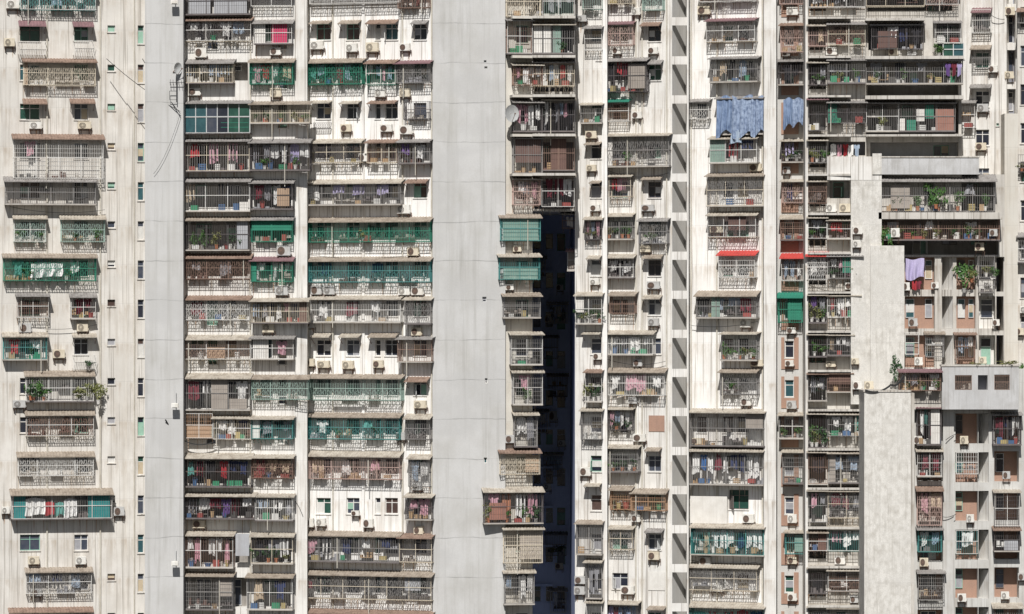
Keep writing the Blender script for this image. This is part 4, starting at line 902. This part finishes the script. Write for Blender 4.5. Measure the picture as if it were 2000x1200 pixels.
K(U, [(1692,1806,-34,12,'g','c','h l3 Lwep P.1-.95-w-.5-.95',.85),(1808,1872,-34,9,'r','P','h s',.8),(1702,1804,44,96,'g','d','h P.12-.5-m-.05-.75 l4 Lkukn j2 A5',.9),(1692,1881,113,163,'g','g','h t l4 Lkuwg j7 p4 A6',1.0),
 (1692,1755,197,256,'g','g','h t j2 p1 A5',.95),(1757,1866,197,256,'g','g','h t P.0-.1-w-.0-.45/.12-.3-G-.0-.4/.3-.45-w-.35-.8/.46-.62-G-.45-.95/.64-.98-b-.0-.8 A5 j2',1.0)])
K(U, [(1826,1876,40,84,'g','w','h g j2 l1 A5',.6),(1842,1882,84,112,'g','s','X n',.5)])
plant(U, 1834, 112, 20, 26, .5, 0)
for k_, (x_, c_) in enumerate(((1846,'u'),(1858,'m'),(1868,'l'))): hang(U, x_, x_+11, 124, 148, c_, 'shirt', 1.15)
for q in [(1735,1753,94,109),(1772,1790,94,109),(1845,1859,120,134)]: AC(U, *q, base if 0 else 0.0)
K(GU, [(1722,1944,341,413,'g','g','h l3 Lwgk p5 P.08-.25-k-.1-.9 j7 A14',1.1),(1713,1953,419,468,'w','b','h t p9 l3 Lwwg j7 A9',1.1)])
plant(GU, 1828, 408, 44, 52, 1.3, 0); plant(GU, 1724, 480, 34, 46, 1.4, 0, False); AC(GU, 1740, 1757, 446, 464, .9); AC(GU, 1904, 1922, 474, 490, .3); AC(GU, 1932, 1948, 448, 462, .9)
sheet_cloth(G, 1769, 1805, 506, 545, 'l', .35); hang(G, 1785, 1800, 549, 566, 'm', 'shirt', .3); hang(G, 1780, 1792, 550, 566, 'r', 'vest', .34)
plant(G, 1883, 572, 42, 56, .5, 0); plant(G, 1898, 552, 26, 26, .6, 2); plant(G, 1942, 545, 20, 22, .5, 0)
K(G, [(1910,1943,500,542,'w','g','n h p1',.6),(1912,1943,546,572,'g','g','n h g',.5),(1808,1844,648,697,'t','g','h g A5',.55),(1866,1905,650,702,'r','b','h l3 Lunub A4',.6),(1768,1795,650,692,'g','w','h n',.4)])
for q in [(1763,1776,552,568),(1774,1792,622,638),(1786,1802,698,714),(1938,1952,624,637),(1913,1926,697,711),(1820,1832,552,564)]: AC(G, *q)
K(H, [(1791,1839,792,868,'m','d','h t l4 LwBte j3 P.56-.95-e-.0-.95' if 0 else 'h t l4 LwBtr j3 P.56-.95-w-.0-.95 A5',.7),(1792,1840,877,930,'w','g','h g t l2 Lpm j2 A5',.7),(1792,1840,951,1026,'r','P','h g s l2 Lgep A8',.75),
 (1793,1840,1030,1078,'g','T','h S l2 Lwt A5',.7),(1794,1845,1115,1172,'g','g','h g s ss A5',.8),(1868,1911,884,926,'w','w','n g',.3),(1867,1911,1036,1082,'w','T','h S n l1 Lw',.3),
 (1940,1995,806,868,'g','d','h t l6 Lwrnmwk j4 A5',.8),(1943,1992,958,1028,'w','d','h g A4',.75),(1942,1992,1030,1076,'r','d','h t P.38-.95-g-.0-.5 A6',.8),(1942,1992,1105,1110,'r','d','n') if 0 else (1941,1996,1180,1240,'w','g','h',.7)])
for q in [(1784,1801,852,868),(1875,1891,852,868),(1958,1973,921,936),(1888,1902,1005,1021),(1796,1813,1090,1107),(1870,1887,1160,1176),(1955,1971,1156,1171),(1797,1809,1154,1168),(1988,2004,1120,1134)]: AC(H, *q)
for q in [(1896,1938,15,24,'m'),(1894,1937,88,96,'t'),(1893,1937,164,171,'g')]: win_awning(T, *q)
K(T, [(1898,1935,18,64,'m','w','n h',.6),(1898,1934,96,134,'g','g','n h g',.45),(1869,1904,196,250,'g','g','h j1 A5',.7)])
for q in [(1930,1948,128,142),(1908,1930,203,219),(1905,1926,279,294)]: AC(T, *q)
for q in [(1963,1982,14,30),(1962,1980,140,154)]: AC(RQ, *q)
K(RE, [(1988,2030,455,512,'g','g','h g t',.7),(1986,2030,302,336,'g','d','h p2 n',.6),(1988,2030,15,45,'r','g','h',.7)]); plant(RE, 1996, 740, 20, 30, .4, 0, False)
for q in [(1982,2000,641,655),(1992,2010,598,612)]: AC(RE, *q)
def coping(W, x0, x1, py, y0, y1, m, label, h=.12):
    o = empty('coping', (0,0,0)); k = (D + y0) / D; mb = MB(); mb.box(wpt(x0, y0), wpt(x1, y0), y0, y1, ZC+(600-py)/PPM*k+.002, ZC+(600-py)/PPM*k+h); mb.build('coping_slab', m, o)
    o['label'] = label; o['category'] = 'coping'
coping(W2, 1686.5, 1780, 766, -5.06, 3.5, WALL['F'], 'weathered coping slab capping the blank concrete end wall')
coping(PR, 1838.5, 1991.5, 716, -3.56, -2.3, WALL['F'], 'weathered coping capping the grey parapet block with three openings')
coping(W1, 1720, 1914, 308, -.46, 1.6, WALL['F'], 'weathered coping along the long pale upper parapet', .09)
for (xa, xb) in ((1865,1898),(1942,1972)): cage(PR, xa, xb, 734, 761, 'w', 'b', 'n h s ss o', .12, -.15)
# planting rooted in the wall tops
plant(W1, 1748, 742, 26, 44, 1.5, 1, False); plant(PR, 1968, 716, 40, 12, -.3, 2, False); plant(PR, 1905, 716, 26, 8, -.4, 2, False)
K(W1, [(1757,1838,722,764,'m','b','h n j4 l2 Lekg p2',.6,-3.4)] if 0 else [])
HB = Wing('roof shed', 0, 1756, -2.9)
K(HB, [(1757,1838,722,763,'m','b','h l4 Lekwg p3 j3 A5',.9)])
b = building('roof_shed', 'yellow stained shed wall under the maroon awning', HB, 1756, 1840, 722, 800, WALL['F'], depth=.85)
# small bare openings and boards
def board(W, x0, x1, y0, y1, m, label, cat='board', name='board', d=.03, t=.03):
    u0, z0 = W.spot(x0, y1, d); u1, z1 = W.spot(x1, y0, d); mb = MB(); mb.box(0, u1-u0, -t/2, t/2, 0, z1-z0)
    mb.box(-.03, 0, -t/2-.02, t/2, 0, z1-z0); mb.box(u1-u0, u1-u0+.03, -t/2-.02, t/2, 0, z1-z0)
    o = mb.build(name, m); o.location = W.P(u0, d, z0); o.rotation_euler = (0,0,-W.th); o['label'] = label; o['category'] = cat; return o
board(C2, 1268, 1297, 812, 843, WALL['O'], 'bricked up orange window panel in the white middle block', 'panel', 'brick_infill')
board(C2, 1267, 1298, 1118, 1153, PANEL['w'][1], 'plain white boarded window near the bottom of the middle block', 'board', 'window_board')
board(BL, 461, 486, 1043, 1086, PANEL['g'][1], 'grey metal sheet screen standing between two lower cages of left block', 'screen', 'metal_screen', .8)
board(DD, 1350, 1420, 970, 1022, PANEL['w'][1], 'broad blank white panel beside the window of the tall block', 'panel', 'wall_panel', .12, .2)
# bits on the grey slabs
dish(SA, 348, 134, .35, .42, .9); dish(E, 1000, 222, 1.1, .62, .5)
antenna(SA, 345, 200, 48, .3); antenna(L, 18, 800, 60, .3) if 0 else None
def floodlight(W, px, py, d, label):
    u, z = W.spot(px, py, 0); r = empty('wall_lamp', W.P(u, 0, z), -W.th); m = MB(); m.bar((0,0,0),(0,-d,.1),.025); m.bar((0,-d,.1),(0,-d,1.4),.02); m.build('arm', BAR['s'][1], r)
    c = MB(); c.box(-.25,.25,-d-.15,-d+.15,-.25,.1); c.box(-.18,.18,-d-.2,-d-.15,-.2,.05); c.build('housing', M_ACW[0], r)
    r['label'] = label; r['category'] = 'lamp'
floodlight(SA, 342, 3, .6, 'white box lamp on a pole, topmost on the narrow grey slab')
floodlight(SA, 343, 790, .6, 'white box lamp with thin upright rod, middle of the narrow grey slab')
floodlight(SA, 343, 1098, .6, 'white box lamp on a pole near the foot of the narrow grey slab')
cable([(278,115,-.5),(352,222,-1.8)], .15, 'thin cable slanting down to the antenna on the narrow grey slab')
cable([(352,222,-1.8),(300,340,-1.7)], .5, 'thin cable curving down left from the antenna foot', .01)
cable([(208,115,.2),(352,218,-1.8)], .25, 'long thin cable from left tower to the antenna')
cable([(323,820,-1.7),(362,862,-.2),(420,862,-.4)], .25, 'thick black cable looping from the narrow grey slab to the left block', .035)
cable([(570,975,-.4),(592,1010,-.4)], -.25, 'short black cable curling beside the white pier')
cable([(1690,762,-5.1),(1740,752,-4.9),(1765,733,-4)], .3, 'black drain hose resting on top of the blank end wall', .06)
cable([(1847,860,-2.6),(1868,848,-2.4)], -.05, 'short cable across the grey column of the lower right block')
cable([(1842,1010,-2.6),(1868,1004,-2.4)], .1, 'second short cable across the grey column lower down')
cable([(600,515,.3),(560,562,-.6),(604,556,.2)], .1, 'looped cable across the white pier beside teal cage')
cable([(1936,30,4),(1962,38,4)], .1, 'slack cable right of the topmost window on the far tower')
for i, y in enumerate(range(0)): pass

# ------------------------------------------------------------------ labels that single each thing out
from collections import defaultdict
grp = defaultdict(list)
for e in REG: grp[(e[1], e[4], e[5])].append(e)
cnt = defaultdict(int)
for key, lst in grp.items():
    lst.sort(key=lambda e: e[6])
    for i, e in enumerate(lst):
        o, look, cat, word, where, st, px, g_ = e
        n = len(lst)
        pos = '' if n == 1 else (', leftmost of %d' % n if i == 0 else (', rightmost of %d' % n if i == n - 1 else ', %s from left' % NTH[min(i + 1, 16)]))
        s_ = ('%s storey' % ORD[st]) if st < 17 else 'lowest storey'
        lab = '%s%s, %s, %s' % (look, pos, s_, where)
        for _ in range(1):
          if len(lab.split()) > 15: lab = lab.replace('pair of trousers', 'trousers').replace('black and white patterned', 'patterned').replace(' framed balcony', ' framed').replace(' unit bracketed to the wall', ' on the wall').replace(' unit inside a cage', ' in a cage').replace(' stored on a cage floor', '').replace(' in a ', ' in ')
        o['label'] = lab; o['category'] = cat; o['group'] = g_
print('things', len([o for o in bpy.data.objects if o.parent is None]), 'objects', len(bpy.data.objects), 'polys', sum(len(m.polygons) for m in bpy.data.meshes))
print({c: sum(1 for e in REG if e[2] == c) for c in set(e[2] for e in REG)})
